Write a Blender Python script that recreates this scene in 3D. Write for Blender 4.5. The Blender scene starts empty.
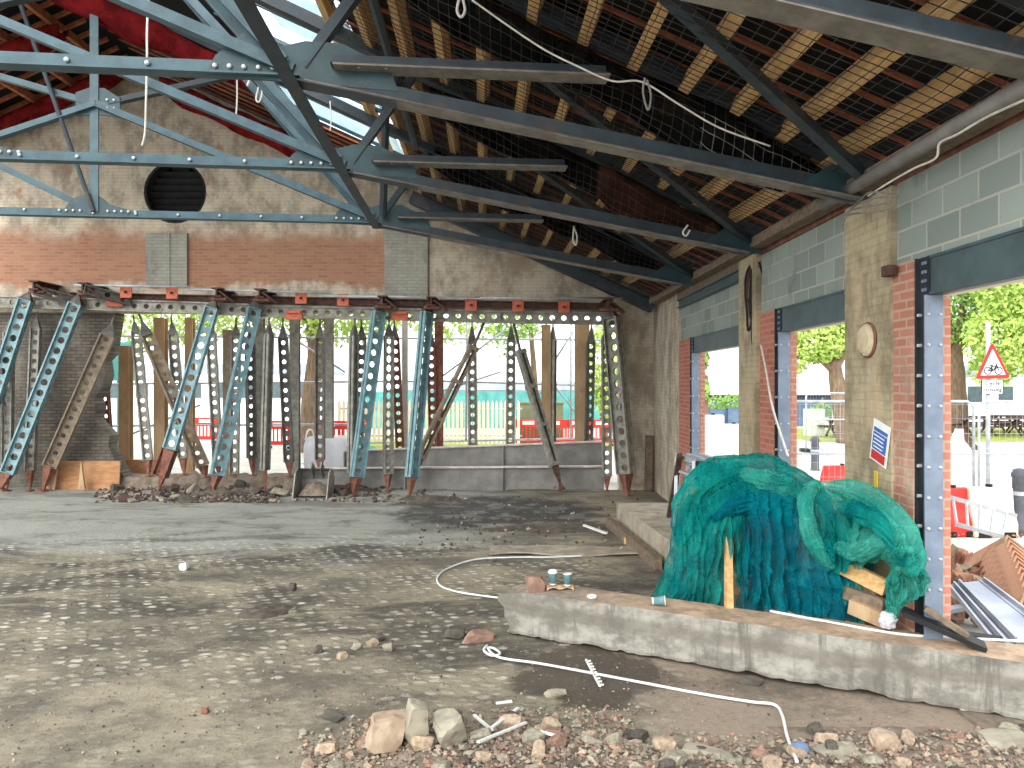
import bpy, bmesh, math, random
from mathutils import Vector, Matrix, noise
random.seed(7)
V = Vector
scn = bpy.context.scene
COL = scn.collection
F = 770.0; CX = 512.0; CY = 384.0; H = 2.4          # focal length in pixels, image centre, camera height
WX = 3.2                                             # inner face of the right wall
WY = 17.4                                            # front face of the far wall

def P(px, py, Y): return V(((px-CX)/F*Y, Y, H-(py-CY)/F*Y))
def PG(px, py, Z=0.0): return P(px, py, F*(H-Z)/(py-CY))
def PW(px, py, X=WX): return P(px, py, F*X/(px-CX))
def roof(X): return 4.2+.452*(3.2-X) if X > -8.3 else 9.398+.452*(X+8.3)

# ------------------------------------------------------------------ materials
def lin(c):
    r = []
    for v in c[:3]:
        v /= 255.0
        r.append(v/12.92 if v <= .04045 else ((v+.055)/1.055)**2.4)
    return (r[0], r[1], r[2], 1.0)

class NT:
    def __init__(s, name):
        s.m = bpy.data.materials.new(name); s.m.use_nodes = True
        s.t = s.m.node_tree; s.n = s.t.nodes; s.b = s.n['Principled BSDF']; s.out = s.n['Material Output']
        s._pos = None; s._obj = None
    def new(s, typ, **kw):
        n = s.n.new(typ)
        for k, v in kw.items(): setattr(n, k, v)
        return n
    def link(s, a, b): s.t.links.new(a, b)
    def put(s, sock, v):
        if isinstance(v, bpy.types.NodeSocket): s.link(v, sock)
        else: sock.default_value = v
    def pos(s):
        if not s._pos: s._pos = s.new('ShaderNodeNewGeometry').outputs['Position']
        return s._pos
    def obj(s):
        if not s._obj: s._obj = s.new('ShaderNodeTexCoord').outputs['Object']
        return s._obj
    def mapv(s, vec, scale=(1,1,1), rot=(0,0,0), loc=(0,0,0)):
        n = s.new('ShaderNodeMapping'); s.link(vec, n.inputs[0])
        n.inputs['Location'].default_value = loc; n.inputs['Rotation'].default_value = rot; n.inputs['Scale'].default_value = scale
        return n.outputs[0]
    def noise(s, vec, scale, detail=4, rough=.55, dist=0.0):
        n = s.new('ShaderNodeTexNoise'); s.link(vec, n.inputs['Vector'])
        n.inputs['Scale'].default_value = scale; n.inputs['Detail'].default_value = detail
        n.inputs['Roughness'].default_value = rough; n.inputs['Distortion'].default_value = dist
        return n.outputs['Fac']
    def ramp(s, fac, a, b, lo=0.0, hi=1.0):
        n = s.new('ShaderNodeMapRange'); n.clamp = True; n.interpolation_type = 'SMOOTHSTEP'
        s.put(n.inputs[0], fac); n.inputs[1].default_value = a; n.inputs[2].default_value = b
        n.inputs[3].default_value = lo; n.inputs[4].default_value = hi
        return n.outputs[0]
    def math(s, op, a, b=0.0):
        n = s.new('ShaderNodeMath', operation=op); s.put(n.inputs[0], a); s.put(n.inputs[1], b); return n.outputs[0]
    def mix(s, fac, a, b, blend='MIX'):
        n = s.new('ShaderNodeMix', data_type='RGBA', blend_type=blend)
        s.put(n.inputs[0], fac); s.put(n.inputs[6], a); s.put(n.inputs[7], b); return n.outputs[2]
    def sep(s, vec):
        n = s.new('ShaderNodeSeparateXYZ'); s.link(vec, n.inputs[0]); return n.outputs
    def comb(s, x, y, z):
        n = s.new('ShaderNodeCombineXYZ'); s.put(n.inputs[0], x); s.put(n.inputs[1], y); s.put(n.inputs[2], z); return n.outputs[0]
    def bump(s, h, strength=.3, dist=.02):
        n = s.new('ShaderNodeBump'); n.inputs['Strength'].default_value = strength; n.inputs['Distance'].default_value = dist
        s.link(h, n.inputs['Height']); s.link(n.outputs[0], s.b.inputs['Normal'])
    def fin(s, col, rough=.8, metal=0.0, spec=.3):
        s.put(s.b.inputs['Base Color'], col); s.put(s.b.inputs['Roughness'], rough); s.put(s.b.inputs['Metallic'], metal)
        s.b.inputs['Specular IOR Level'].default_value = spec
        return s.m

def simple(name, c1, c2=None, scale=6, rough=.75, metal=0.0, bump=.2, stretch=(1,1,1), a=.35, b=.65, spec=.3, c3=None, s3=1.5, a3=.6, b3=.68):
    k = NT(name); c2 = c2 or tuple(v*.78 for v in c1)
    v = k.mapv(k.obj(), stretch)
    n1 = k.noise(v, scale, 6, .62)
    col = k.mix(k.ramp(n1, a, b), lin(c1), lin(c2))
    if c3:
        col = k.mix(k.ramp(k.noise(k.mapv(k.obj(), stretch, loc=(3.1, 7.7, 1.3)), s3, 8, .7), a3, b3), col, lin(c3))
    if bump: k.bump(n1, bump, .02)
    return k.fin(col, rough, metal, spec)

def brick_wall(name, axes, c1, c2, mortar, bw=.225, bh=.075, ms=.012, wash=None, washlo=.45, washhi=.6, band=None, soot=None, bumpd=.012, stain=(70,62,55)):
    """masonry laid on a vertical face; axes = which world axis runs along the wall"""
    k = NT(name); p = k.sep(k.pos())
    vec = k.comb(p[axes], p[2], 0.0)
    t = k.new('ShaderNodeTexBrick'); k.link(vec, t.inputs[0])
    t.inputs['Color1'].default_value = lin(c1); t.inputs['Color2'].default_value = lin(c2); t.inputs['Mortar'].default_value = lin(mortar)
    t.inputs['Scale'].default_value = 1.0; t.inputs['Mortar Size'].default_value = ms; t.inputs['Mortar Smooth'].default_value = .25
    t.inputs['Brick Width'].default_value = bw; t.inputs['Row Height'].default_value = bh; t.inputs['Bias'].default_value = -.1
    col = t.outputs['Color']
    v2 = k.comb(p[axes], p[2], p[1])
    if wash:
        n = k.noise(k.mapv(v2, (1, .8, 1)), 1.1, 9, .68)
        f = k.ramp(n, washlo, washhi)
        if band:      # a strip along the wall where the old limewash has come away
            e = k.math('ADD', p[2], k.math('MULTIPLY', k.math('SUBTRACT', k.noise(v2, .9, 8, .7), .5), 1.1))
            inb = k.math('MULTIPLY', k.ramp(e, band[0]-.12, band[0]+.05), k.ramp(e, band[1]+.25, band[1]-.2))
            ex = k.math('ADD', p[axes], k.math('MULTIPLY', k.math('SUBTRACT', k.noise(v2, 1.3, 6, .7), .5), 1.2))
            inb = k.math('MULTIPLY', inb, k.ramp(ex, band[3]+.1, band[3]-.1))
            f = k.math('MULTIPLY', f, k.math('SUBTRACT', 1.0, k.math('MULTIPLY', inb, .93)))
        drip = k.noise(k.mapv(v2, (1.9, 1.1, 1)), 1.3, 8, .72)
        wc = k.mix(k.ramp(drip, .4, .64), lin(wash), lin(tuple(x*.72 for x in wash)))
        wc = k.mix(k.math('MULTIPLY', t.outputs['Fac'], .17), wc, lin(tuple(x*.55 for x in wash)))
        wc = k.mix(k.ramp(k.noise(v2, 3.2, 8, .75), .6, .72), wc, lin(tuple(x*.66 for x in (wash[0]*1.12, wash[1]*.96, wash[2]*.84))))
        col = k.mix(k.math('MULTIPLY', f, .93), col, wc)
    d = k.noise(k.mapv(v2, (1.3, .9, 1)), 2.6, 9, .75)
    col = k.mix(k.ramp(d, .62, .75, 0, .75), col, lin(stain))
    k.bump(k.math('ADD', k.math('MULTIPLY', t.outputs['Fac'], -1.0), k.math('MULTIPLY', k.noise(v2, 14, 5, .6), .6)), .55, bumpd)
    return k.fin(col, .9, 0, .15)

M = {}
M['far_brick'] = brick_wall('far_brick', 0, (172,122,96), (150,102,78), (160,128,106), wash=(212,200,178), washlo=.3, washhi=.44, band=(4.65, 5.75, None, -2.75))
M['dark_brick'] = brick_wall('dark_brick', 0, (120,111,100), (94,88,80), (84,79,74), wash=(132,126,116), washlo=.45, washhi=.62, stain=(58,54,50))
M['corner_brick'] = brick_wall('corner_brick', 0, (178,156,134), (158,136,116), (164,150,132), wash=(204,194,174), washlo=.36, washhi=.52, stain=(80,72,64))
M['pale_brick'] = brick_wall('pale_brick', 1, (206,178,144), (190,160,126), (200,186,158), wash=(182,170,140), washlo=.3, washhi=.52, stain=(116,94,70))
M['red_brick'] = brick_wall('red_brick', 1, (188,118,98), (168,100,82), (178,140,124), bumpd=.008, stain=(150,104,90))
M['dusty_brick'] = brick_wall('dusty_brick', 1, (184,128,108), (166,110,92), (186,156,138), wash=(204,182,160), washlo=.45, washhi=.62, stain=(140,104,90))
M['red_brick_x'] = brick_wall('red_brick_x', 0, (204,138,116), (190,122,102), (196,164,146), bumpd=.008, stain=(160,106,88))
M['block'] = brick_wall('block', 1, (150,160,152), (128,138,132), (172,174,162), bw=.44, bh=.215, ms=.012, wash=(152,160,150), washlo=.52, washhi=.7, stain=(84,92,88))
M['grey_render'] = brick_wall('grey_render', 0, (158,158,146), (146,146,136), (142,140,130), wash=(168,166,152), washlo=.4, washhi=.6, stain=(110,106,98))

def floor_mat():
    k = NT('worn_asphalt_floor'); p = k.pos(); s = k.sep(p)
    n0 = k.noise(k.mapv(p, (.8, 1.0, 1)), .9, 10, .7)
    col = k.mix(k.ramp(n0, .4, .6), lin((150,141,120)), lin((104,98,86)))
    # pale screed further in
    yw = k.math('ADD', s[1], k.math('MULTIPLY', k.math('SUBTRACT', k.noise(p, .55, 6, .7), .5), 6.0))
    far = k.math('MULTIPLY', k.ramp(yw, 10.2, 11.8), k.ramp(s[0], 1.2, -1.5))
    col = k.mix(k.math('MULTIPLY', far, .85), col, lin((158,160,152)))
    # brown dirt on the right
    e = k.math('ADD', s[0], k.math('MULTIPLY', k.math('SUBTRACT', k.noise(p, 1.2, 6, .7), .5), 1.6))
    near = k.math('MULTIPLY', k.ramp(e, .5, 1.3), k.ramp(s[1], 7.6, 6.3))
    col = k.mix(k.math('MULTIPLY', near, .9), col, lin((150,134,118)))
    # sooty streaks
    st = k.noise(k.mapv(p, (.42, 1.0, 1), (0, 0, .12)), .75, 10, .74, .5)
    msk = k.math('MULTIPLY', k.ramp(yw, 4.6, 7.4), k.ramp(yw, 13.5, 10.8, .55, 1.0))
    col = k.mix(k.math('MULTIPLY', k.ramp(st, .47, .6), k.math('MULTIPLY', msk, .86)), col, lin((66,62,56)))
    st2 = k.noise(k.mapv(p, (.6, 1.0, 1), loc=(9, 4, 0)), 1.7, 10, .74)
    col = k.mix(k.math('MULTIPLY', k.ramp(st2, .52, .66), k.ramp(yw, 4.0, 7.5, .25, .75)), col, lin((88,83,73)))
    # wet hollow beside the beam
    dx = k.math('SUBTRACT', s[0], .62); dy = k.math('SUBTRACT', s[1], 6.35)
    r = k.math('SQRT', k.math('ADD', k.math('MULTIPLY', k.math('MULTIPLY', dx, dx), 1.1), k.math('MULTIPLY', dy, dy)))
    r = k.math('ADD', r, k.math('MULTIPLY', k.math('SUBTRACT', k.noise(p, 2.4, 6, .7), .5), .9))
    wet = k.ramp(r, .75, .58)
    dx2 = k.math('SUBTRACT', s[0], -.3); dy2 = k.math('SUBTRACT', s[1], 14.6)
    r2 = k.math('SQRT', k.math('ADD', k.math('MULTIPLY', k.math('MULTIPLY', dx2, dx2), .35), k.math('MULTIPLY', k.math('MULTIPLY', dy2, dy2), .5)))
    r2 = k.math('ADD', r2, k.math('MULTIPLY', k.math('SUBTRACT', k.noise(p, 1.2, 8, .7), .5), 2.2))
    black = k.ramp(r2, 1.4, .9)
    col = k.mix(k.math('MULTIPLY', wet, .9), col, lin((72,64,56)))
    col = k.mix(k.math('MULTIPLY', black, .9), col, lin((52,49,46)))
    # rows of stud heads, their wet shine painted in as pale spots
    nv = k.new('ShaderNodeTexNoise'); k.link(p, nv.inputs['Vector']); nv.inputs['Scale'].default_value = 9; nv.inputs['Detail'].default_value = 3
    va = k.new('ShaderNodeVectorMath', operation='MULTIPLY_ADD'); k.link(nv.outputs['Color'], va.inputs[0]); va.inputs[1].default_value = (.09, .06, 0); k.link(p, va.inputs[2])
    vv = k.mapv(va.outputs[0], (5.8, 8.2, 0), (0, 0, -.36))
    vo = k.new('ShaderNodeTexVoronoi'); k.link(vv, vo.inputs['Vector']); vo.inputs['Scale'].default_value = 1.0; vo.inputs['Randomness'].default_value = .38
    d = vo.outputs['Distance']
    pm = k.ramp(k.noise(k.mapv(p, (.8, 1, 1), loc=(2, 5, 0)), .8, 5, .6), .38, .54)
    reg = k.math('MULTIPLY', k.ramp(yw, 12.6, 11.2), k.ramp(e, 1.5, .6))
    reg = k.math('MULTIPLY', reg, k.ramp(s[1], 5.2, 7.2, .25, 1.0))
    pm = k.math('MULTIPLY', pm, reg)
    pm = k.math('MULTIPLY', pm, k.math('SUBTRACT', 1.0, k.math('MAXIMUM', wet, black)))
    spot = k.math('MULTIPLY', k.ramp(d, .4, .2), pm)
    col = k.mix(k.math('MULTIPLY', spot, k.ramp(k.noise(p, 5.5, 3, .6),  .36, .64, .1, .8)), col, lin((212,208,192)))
    grit = k.noise(p, 42, 3, .7)
    col = k.mix(k.ramp(grit, .6, .7, 0, .6), col, lin((70,66,58)))
    g2 = k.noise(k.mapv(p, (1, 1, 1), loc=(3, 8, 1)), 15, 6, .75)
    col = k.mix(k.ramp(g2, .54, .68, 0, .5), col, lin((82,77,68)))
    col = k.mix(k.ramp(g2, .44, .32, 0, .4), col, lin((178,170,150)))
    hgt = k.math('ADD', k.math('MULTIPLY', spot, 1.2), k.math('ADD', k.math('MULTIPLY', n0, .8), k.math('MULTIPLY', grit, .5)))
    k.bump(k.math('ADD', hgt, g2), .7, .02)
    ro = k.math('SUBTRACT', .88, k.math('MULTIPLY', k.math('MAXIMUM', wet, k.math('MULTIPLY', black, k.ramp(k.noise(p, 1.9, 5, .6), .45, .6))), .5))
    return k.fin(col, ro, 0, .35)
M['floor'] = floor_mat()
M['concrete'] = simple('concrete', (176,170,158), (140,134,124), 3.5, .9, bump=.5, c3=(104,98,90), s3=2.2, stretch=(1,1,.6), a3=.55, b3=.7)
M['kerb_concrete'] = simple('kerb_concrete', (172,162,144), (140,130,114), 4, .9, bump=.5, c3=(96,88,78), s3=2.4)

def beam_mat():
    k = NT('cast_beam'); p = k.pos(); s = k.sep(p); g = k.new('ShaderNodeNewGeometry'); nz = k.sep(g.outputs['Normal'])[2]
    n = k.noise(k.mapv(k.obj(), (1, 1, 1.4)), 3.2, 8, .7)
    col = k.mix(k.ramp(n, .38, .62), lin((160,157,147)), lin((116,113,105)))
    dr = k.noise(k.mapv(k.obj(), (4.5, 4.5, .5)), 1.2, 7, .7)
    col = k.mix(k.ramp(dr, .5, .64, 0, .8), col, lin((98,95,88)))
    col = k.mix(k.ramp(k.noise(k.mapv(k.obj(), (3, 3, .7), loc=(4, 1, 0)), 1.0, 6, .7), .6, .68, 0, .7), col, lin((158,122,92)))
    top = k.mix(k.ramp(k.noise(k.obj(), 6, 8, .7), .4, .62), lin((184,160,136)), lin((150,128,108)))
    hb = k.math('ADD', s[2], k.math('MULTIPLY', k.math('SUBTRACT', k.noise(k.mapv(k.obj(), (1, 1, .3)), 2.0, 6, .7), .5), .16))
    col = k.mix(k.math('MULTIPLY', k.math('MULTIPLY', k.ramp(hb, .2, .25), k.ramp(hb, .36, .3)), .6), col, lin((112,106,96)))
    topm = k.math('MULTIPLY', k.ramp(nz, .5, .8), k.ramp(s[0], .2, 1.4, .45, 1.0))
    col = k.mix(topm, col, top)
    k.bump(n, .5, .03)
    return k.fin(col, .9, 0, .2)
M['beam'] = beam_mat()
M['truss'] = simple('truss_paint', (66,98,108), (52,80,90), 5, .5, .0, .1, spec=.5, c3=(84,94,96), s3=3)
M['chord'] = simple('chord_paint', (50,64,72), (40,50,56), 5, .55, .0, .1, spec=.5, c3=(84,70,62), s3=2.0, a3=.55, b3=.7)
M['gusset'] = simple('gusset_paint', (50,78,84), (42,66,72), 5, .5, .0, .1, spec=.5, c3=(74,84,88), s3=3)
M['dusty_steel'] = simple('dusty_flange', (134,130,122), (108,104,98), 6, .7, .0, .1, c3=(120,94,80), s3=2)
M['bolt'] = simple('zinc_bolt', (222,226,226), (190,196,196), 8, .35, .3, .0)
M['blue_prop'] = simple('blue_prop', (138,170,176), (106,142,150), 6, .5, .1, .1, spec=.5, c3=(158,160,152), s3=4)
M['grey_prop'] = simple('grey_prop', (158,156,146), (124,121,112), 7, .55, .15, .1, c3=(120,98,80), s3=4, a3=.58, b3=.7)
M['dark_prop'] = simple('dark_prop', (108,106,100), (84,80,76), 7, .6, .1, .1, c3=(110,84,66), s3=4)
M['brown_prop'] = simple('brown_prop', (150,136,116), (122,108,92), 7, .7, .0, .2, c3=(96,84,70), s3=4)
M['rust'] = simple('rust', (142,96,80), (108,72,60), 9, .85, .0, .3, c3=(92,52,42), s3=5)
M['dark_rust'] = simple('dark_rust', (98,72,62), (72,54,48), 9, .85, .0, .3)
M['tan_post'] = simple('tan_post', (190,162,128), (164,136,104), 4, .8, .0, .2, stretch=(1,1,.3), c3=(150,112,86), s3=3)
M['orange_plate'] = simple('orange_plate', (208,118,92), (182,94,72), 8, .75, .0, .1)
M['steel_grey'] = simple('girder_grey', (140,138,132), (118,116,112), 3, .6, .0, .1, c3=(112,92,80), s3=2)
M['girder_top'] = simple('girder_flange', (214,206,200), (184,170,162), 5, .7, .0, .1)
M['lintel'] = simple('lintel_paint', (76,94,98), (62,78,82), 3, .5, .0, .05, spec=.5)
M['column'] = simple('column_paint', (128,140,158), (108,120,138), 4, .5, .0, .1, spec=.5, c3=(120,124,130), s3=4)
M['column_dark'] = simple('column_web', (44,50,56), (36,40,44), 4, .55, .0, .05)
M['wood'] = simple('pine', (216,180,126), (188,148,98), 5, .8, .0, .15, stretch=(6,.4,6), c3=(150,112,74), s3=3, a3=.6, b3=.72)
M['rafter'] = simple('red_rafter', (176,104,72), (146,84,58), 6, .8, .0, .2)
M['orange_rafter'] = simple('orange_rafter', (184,116,82), (150,90,62), 6, .8, .0, .2)
M['deck'] = simple('black_felt', (30,30,31), (20,20,21), 2, .9, .0, .3)
M['old_wood'] = simple('old_wood', (132,116,98), (104,90,76), 5, .85, .0, .3, stretch=(3,3,3))
M['net_black'] = simple('net_black', (74,74,72), (48,48,48), 6, .7, .0, 0)
M['net_pale'] = simple('net_pale', (150,148,140), (110,108,102), 6, .7, .0, 0)
M['net_brown'] = simple('net_brown', (110,70,56), (80,52,44), 6, .8, .0, 0)
M['rope'] = simple('rope', (226,222,212), (200,196,184), 12, .85, .0, 0)
M['hose'] = simple('hose', (226,230,228), (206,210,210), 5, .5, .0, 0)
M['black'] = simple('black_plastic', (34,34,36), (26,26,28), 5, .6, .0, .05)
M['white'] = simple('white_plastic', (232,232,228), (214,214,210), 5, .6, .0, .05)
M['cream'] = simple('cream_plastic', (238,230,206), (224,214,186), 3, .6, .0, .05)
M['red_plastic'] = simple('red_plastic', (222,60,52), (200,48,42), 4, .5, .0, .05)
M['stone_a'] = simple('stone_tan', (182,162,140), (148,128,108), 5, .9, .0, .6, c3=(150,150,136), s3=3)
M['stone_b'] = simple('stone_grey', (162,156,138), (132,126,110), 5, .9, .0, .6, c3=(112,106,92), s3=3)
M['stone_c'] = simple('stone_red', (158,128,112), (128,100,88), 5, .9, .0, .6)
M['stone_d'] = simple('stone_dark', (96,90,82), (72,68,62), 5, .9, .0, .6)
M['dirt'] = simple('dirt', (140,126,112), (108,96,84), 6, .95, .0, .8, c3=(72,66,60), s3=4)
M['dark_dirt'] = simple('dark_dirt', (104,94,84), (72,66,60), 6, .95, .0, .8, c3=(52,48,46), s3=4)
M['plywood'] = simple('plywood', (186,140,102), (160,116,80), 3, .85, .0, .15, stretch=(1,1,4))
M['galv'] = simple('galvanised', (196,202,206), (168,174,180), 7, .45, .3, .05)
M['sheet_steel'] = simple('sheet_steel', (178,184,196), (150,156,170), 2, .4, .25, .05)
M['terracotta'] = simple('terracotta', (194,148,120), (160,116,92), 5, .9, .0, .4, c3=(138,124,100), s3=3, a3=.5, b3=.62)
M['tarmac'] = simple('street_surface', (206,202,194), (190,186,178), 1.5, .9, .0, .2)
M['grass'] = simple('grass', (168,176,84), (136,150,66), 3, .95, .0, .6)
M['leaf_a'] = simple('leaf_green', (158,190,104), (122,162,78), 1.2, .7, .0, 0)
M['leaf_b'] = simple('leaf_yellow', (192,212,118), (156,186,86), 1.2, .7, .0, 0)
M['bark'] = simple('bark', (140,118,98), (108,90,74), 5, .95, .0, .7, stretch=(3,3,.6))
M['blue_wall'] = simple('blue_wall', (108,128,156), (94,112,140), 2, .7, .0, .05)
M['marquee'] = simple('marquee', (240,240,240), (226,228,230), 2, .7, .0, .05)
M['hoarding'] = simple('teal_hoarding', (96,170,164), (80,150,146), 2, .6, .0, .05)
M['far_grey'] = simple('far_building', (168,178,186), (146,156,164), .6, .9, .0, 0)
M['olive_box'] = simple('olive_box', (136,140,110), (118,122,96), 3, .8, .0, .1)
M['cup'] = simple('cup_teal', (112,150,154), (92,128,134), 30, .6, .0, 0)
M['cardboard'] = simple('cardboard', (206,182,150), (184,158,126), 8, .9, .0, .1)
M['yellow'] = simple('yellow_plastic', (216,186,64), (196,166,52), 5, .6, .0, 0)
M['sign_blue'] = simple('sign_blue', (70,112,186), (60,98,168), 20, .5, .0, 0)
M['sign_red'] = simple('sign_red', (206,52,50), (190,44,42), 8, .45, .0, 0)
M['sign_white'] = simple('sign_white', (240,240,238), (230,230,228), 8, .45, .0, 0)
M['ink'] = simple('ink', (30,34,48), (24,28,40), 8, .6, .0, 0)
M['post_grey'] = simple('bollard', (96,98,106), (80,82,90), 5, .6, .0, .05)
M['vent_dark'] = simple('louvre', (40,42,42), (30,30,30), 4, .8, .0, .1)
M['plaster'] = simple('plaster_disc', (206,192,160), (180,160,126), 6, .9, .0, .3, c3=(136,100,78), s3=4)

def sheer(name, c1, c2, alpha, scale=3.0, thread=None, rough=.7, trans=.35, crumple=0.0):
    """thin woven cloth: part of the light passes straight between its threads, part is scattered through it"""
    k = NT(name); k.n.remove(k.b)
    n = k.noise(k.obj(), scale, 5, .6)
    col = k.mix(k.ramp(n, .35, .65), lin(c1), lin(c2))
    d = k.new('ShaderNodeBsdfDiffuse'); t = k.new('ShaderNodeBsdfTranslucent'); tr = k.new('ShaderNodeBsdfTransparent')
    al = alpha
    if crumple:
        w1 = k.noise(k.mapv(k.obj(), (1, 1, .5)), 2.6, 3, .5, 1.8); w2 = k.noise(k.mapv(k.obj(), (1, 1, .45), loc=(4, 2, 1)), 6, 3, .5, 1.4)
        r1 = k.math('ABSOLUTE', k.math('SUBTRACT', w1, .5)); r2 = k.math('ABSOLUTE', k.math('SUBTRACT', w2, .5))
        h = k.math('ADD', k.math('MULTIPLY', r1, 2.0), r2)
        b_ = k.new('ShaderNodeBump'); b_.inputs['Strength'].default_value = crumple; b_.inputs['Distance'].default_value = .09; k.link(h, b_.inputs['Height'])
        k.link(b_.outputs[0], d.inputs['Normal'])
        al = k.math('ADD', k.ramp(r1, .0, .022, .92, alpha), k.ramp(w2, .35, .65, -.1, .1))    # doubled cloth along each crease
    k.link(col, d.inputs[0]); k.link(col, t.inputs[0])
    a = k.new('ShaderNodeMixShader'); a.inputs[0].default_value = trans; k.link(d.outputs[0], a.inputs[1]); k.link(t.outputs[0], a.inputs[2])
    b = k.new('ShaderNodeMixShader'); k.put(b.inputs[0], al); k.link(tr.outputs[0], b.inputs[1]); k.link(a.outputs[0], b.inputs[2])
    k.link(b.outputs[0], k.out.inputs[0])
    return k.m
M['teal_net'] = sheer('teal_net', (28,158,146), (10,122,124), .66, crumple=.32)
M['teal_net_light'] = sheer('teal_net_light', (84,186,168), (44,160,146), .54, crumple=.32)  # lighter copy of the teal net, sheen on its folds put into the colour
M['blue_net'] = sheer('blue_net', (12,136,148), (8,106,124), .7, crumple=.32)
M['red_net'] = sheer('red_net', (156,44,46), (110,30,33), .8)
M['black_scrim'] = sheer('black_scrim', (36,36,36), (24,24,24), .66)
M['brown_scrim'] = sheer('brown_scrim', (84,60,50), (52,40,35), .72)
M['skylight'] = sheer('skylight_sheet', (226,240,244), (206,226,234), .72, trans=.75)
M['plastic_bag'] = sheer('bulk_bag', (240,240,244), (226,226,232), .92)

# ------------------------------------------------------------------ mesh builder
ORG = {}
class MB:
    def __init__(s): s.v = []; s.f = []; s.m = []; s.cm = 0
    def add(s, vs, fs):
        o = len(s.v); s.v += [V(x) for x in vs]
        for f in fs: s.f.append([i+o for i in f]); s.m.append(s.cm)
    def box(s, c, d, R=None):
        c = V(c); hx, hy, hz = d[0]/2, d[1]/2, d[2]/2
        vs = [V((x, y, z)) for x in (-hx, hx) for y in (-hy, hy) for z in (-hz, hz)]
        if R is not None: vs = [R @ v for v in vs]
        s.add([v+c for v in vs], [(0,1,3,2), (4,6,7,5), (0,4,5,1), (2,3,7,6), (0,2,6,4), (1,5,7,3)])
    def profile(s, p0, p1, pts, up=(0,0,1)):
        p0 = V(p0); p1 = V(p1); d = (p1-p0).normalized(); up = V(up)
        if abs(d.dot(up)) > .995: up = V((0,1,0))
        sd = d.cross(up).normalized(); u = sd.cross(d).normalized(); n = len(pts)
        vs = [p0+sd*a+u*b for a, b in pts]+[p1+sd*a+u*b for a, b in pts]
        fs = [(i, (i+1) % n, n+(i+1) % n, n+i) for i in range(n)]+[tuple(range(n-1, -1, -1)), tuple(range(n, 2*n))]
        s.add(vs, fs)
    def bar(s, p0, p1, w, h, up=(0,0,1)):
        s.profile(p0, p1, [(-w/2, -h/2), (w/2, -h/2), (w/2, h/2), (-w/2, h/2)], up)
    def tee(s, p0, p1, h, w, t=.014, up=(0,0,1)):      # two angles back to back: upright web over a flat flange
        s.profile(p0, p1, [(-w/2, -h/2), (w/2, -h/2), (w/2, -h/2+t), (t, -h/2+t), (t, h/2), (-t, h/2), (-t, -h/2+t), (-w/2, -h/2+t)], up)
    def ibeam(s, p0, p1, h, w, tf=.025, tw=.016, up=(0,0,1)):
        a, b = w/2, h/2
        s.profile(p0, p1, [(-a,-b), (a,-b), (a,-b+tf), (tw/2,-b+tf), (tw/2,b-tf), (a,b-tf), (a,b), (-a,b), (-a,b-tf), (-tw/2,b-tf), (-tw/2,-b+tf), (-a,-b+tf)], up)
    def tube(s, pts, r, n=6, cap=True):
        pts = [V(p) for p in pts]; L = len(pts); rs = r if isinstance(r, (list, tuple)) else [r]*L
        vs = []; ref = None
        for i, p in enumerate(pts):
            d = (pts[min(i+1, L-1)]-pts[max(i-1, 0)]).normalized()
            if ref is None:
                ref = V((0,0,1)) if abs(d.z) < .9 else V((1,0,0))
            a = (ref-d*ref.dot(d)).normalized(); ref = a; b = d.cross(a)
            for k in range(n):
                t = 2*math.pi*k/n; vs.append(p+a*(math.cos(t)*rs[i])+b*(math.sin(t)*rs[i]))
        fs = [(i*n+k, i*n+(k+1) % n, (i+1)*n+(k+1) % n, (i+1)*n+k) for i in range(L-1) for k in range(n)]
        if cap: fs += [tuple(range(n-1, -1, -1)), tuple(range((L-1)*n, L*n))]
        s.add(vs, fs)
    def lathe(s, prof, n=20, M4=None):
        vs = []; L = len(prof)
        for r, z in prof:
            for k in range(n):
                t = 2*math.pi*k/n; vs.append(V((r*math.cos(t), r*math.sin(t), z)))
        if M4 is not None: vs = [M4 @ v for v in vs]
        fs = [(i*n+k, i*n+(k+1) % n, (i+1)*n+(k+1) % n, (i+1)*n+k) for i in range(L-1) for k in range(n)]
        fs += [tuple(range(n-1, -1, -1)), tuple(range((L-1)*n, L*n))]
        s.add(vs, fs)
    def grid(s, fn, nu, nv):
        vs = [fn(i/nu, j/nv) for i in range(nu+1) for j in range(nv+1)]
        s.add(vs, [(i*(nv+1)+j, (i+1)*(nv+1)+j, (i+1)*(nv+1)+j+1, i*(nv+1)+j+1) for i in range(nu) for j in range(nv)])
    def slab(s, fn, nu, nv, t):      # a grid with real thickness along its normal
        a = [[V(fn(i/nu, j/nv)) for j in range(nv+1)] for i in range(nu+1)]
        nrm = lambda i, j: ((a[min(i+1,nu)][j]-a[max(i-1,0)][j]).cross(a[i][min(j+1,nv)]-a[i][max(j-1,0)])).normalized()
        top = [a[i][j] for i in range(nu+1) for j in range(nv+1)]
        bot = [a[i][j]-nrm(i, j)*t for i in range(nu+1) for j in range(nv+1)]
        N = len(top); ix = lambda i, j: i*(nv+1)+j
        fs = []
        for i in range(nu):
            for j in range(nv):
                q = (ix(i,j), ix(i+1,j), ix(i+1,j+1), ix(i,j+1)); fs.append(q); fs.append(tuple(N+x for x in reversed(q)))
        rim = [ix(i,0) for i in range(nu+1)]+[ix(nu,j) for j in range(1,nv+1)]+[ix(i,nv) for i in range(nu-1,-1,-1)]+[ix(0,j) for j in range(nv-1,0,-1)]
        for k in range(len(rim)):
            x, y = rim[k], rim[(k+1) % len(rim)]; fs.append((x, x+N, y+N, y))
        s.add(top+bot, fs)
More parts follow.
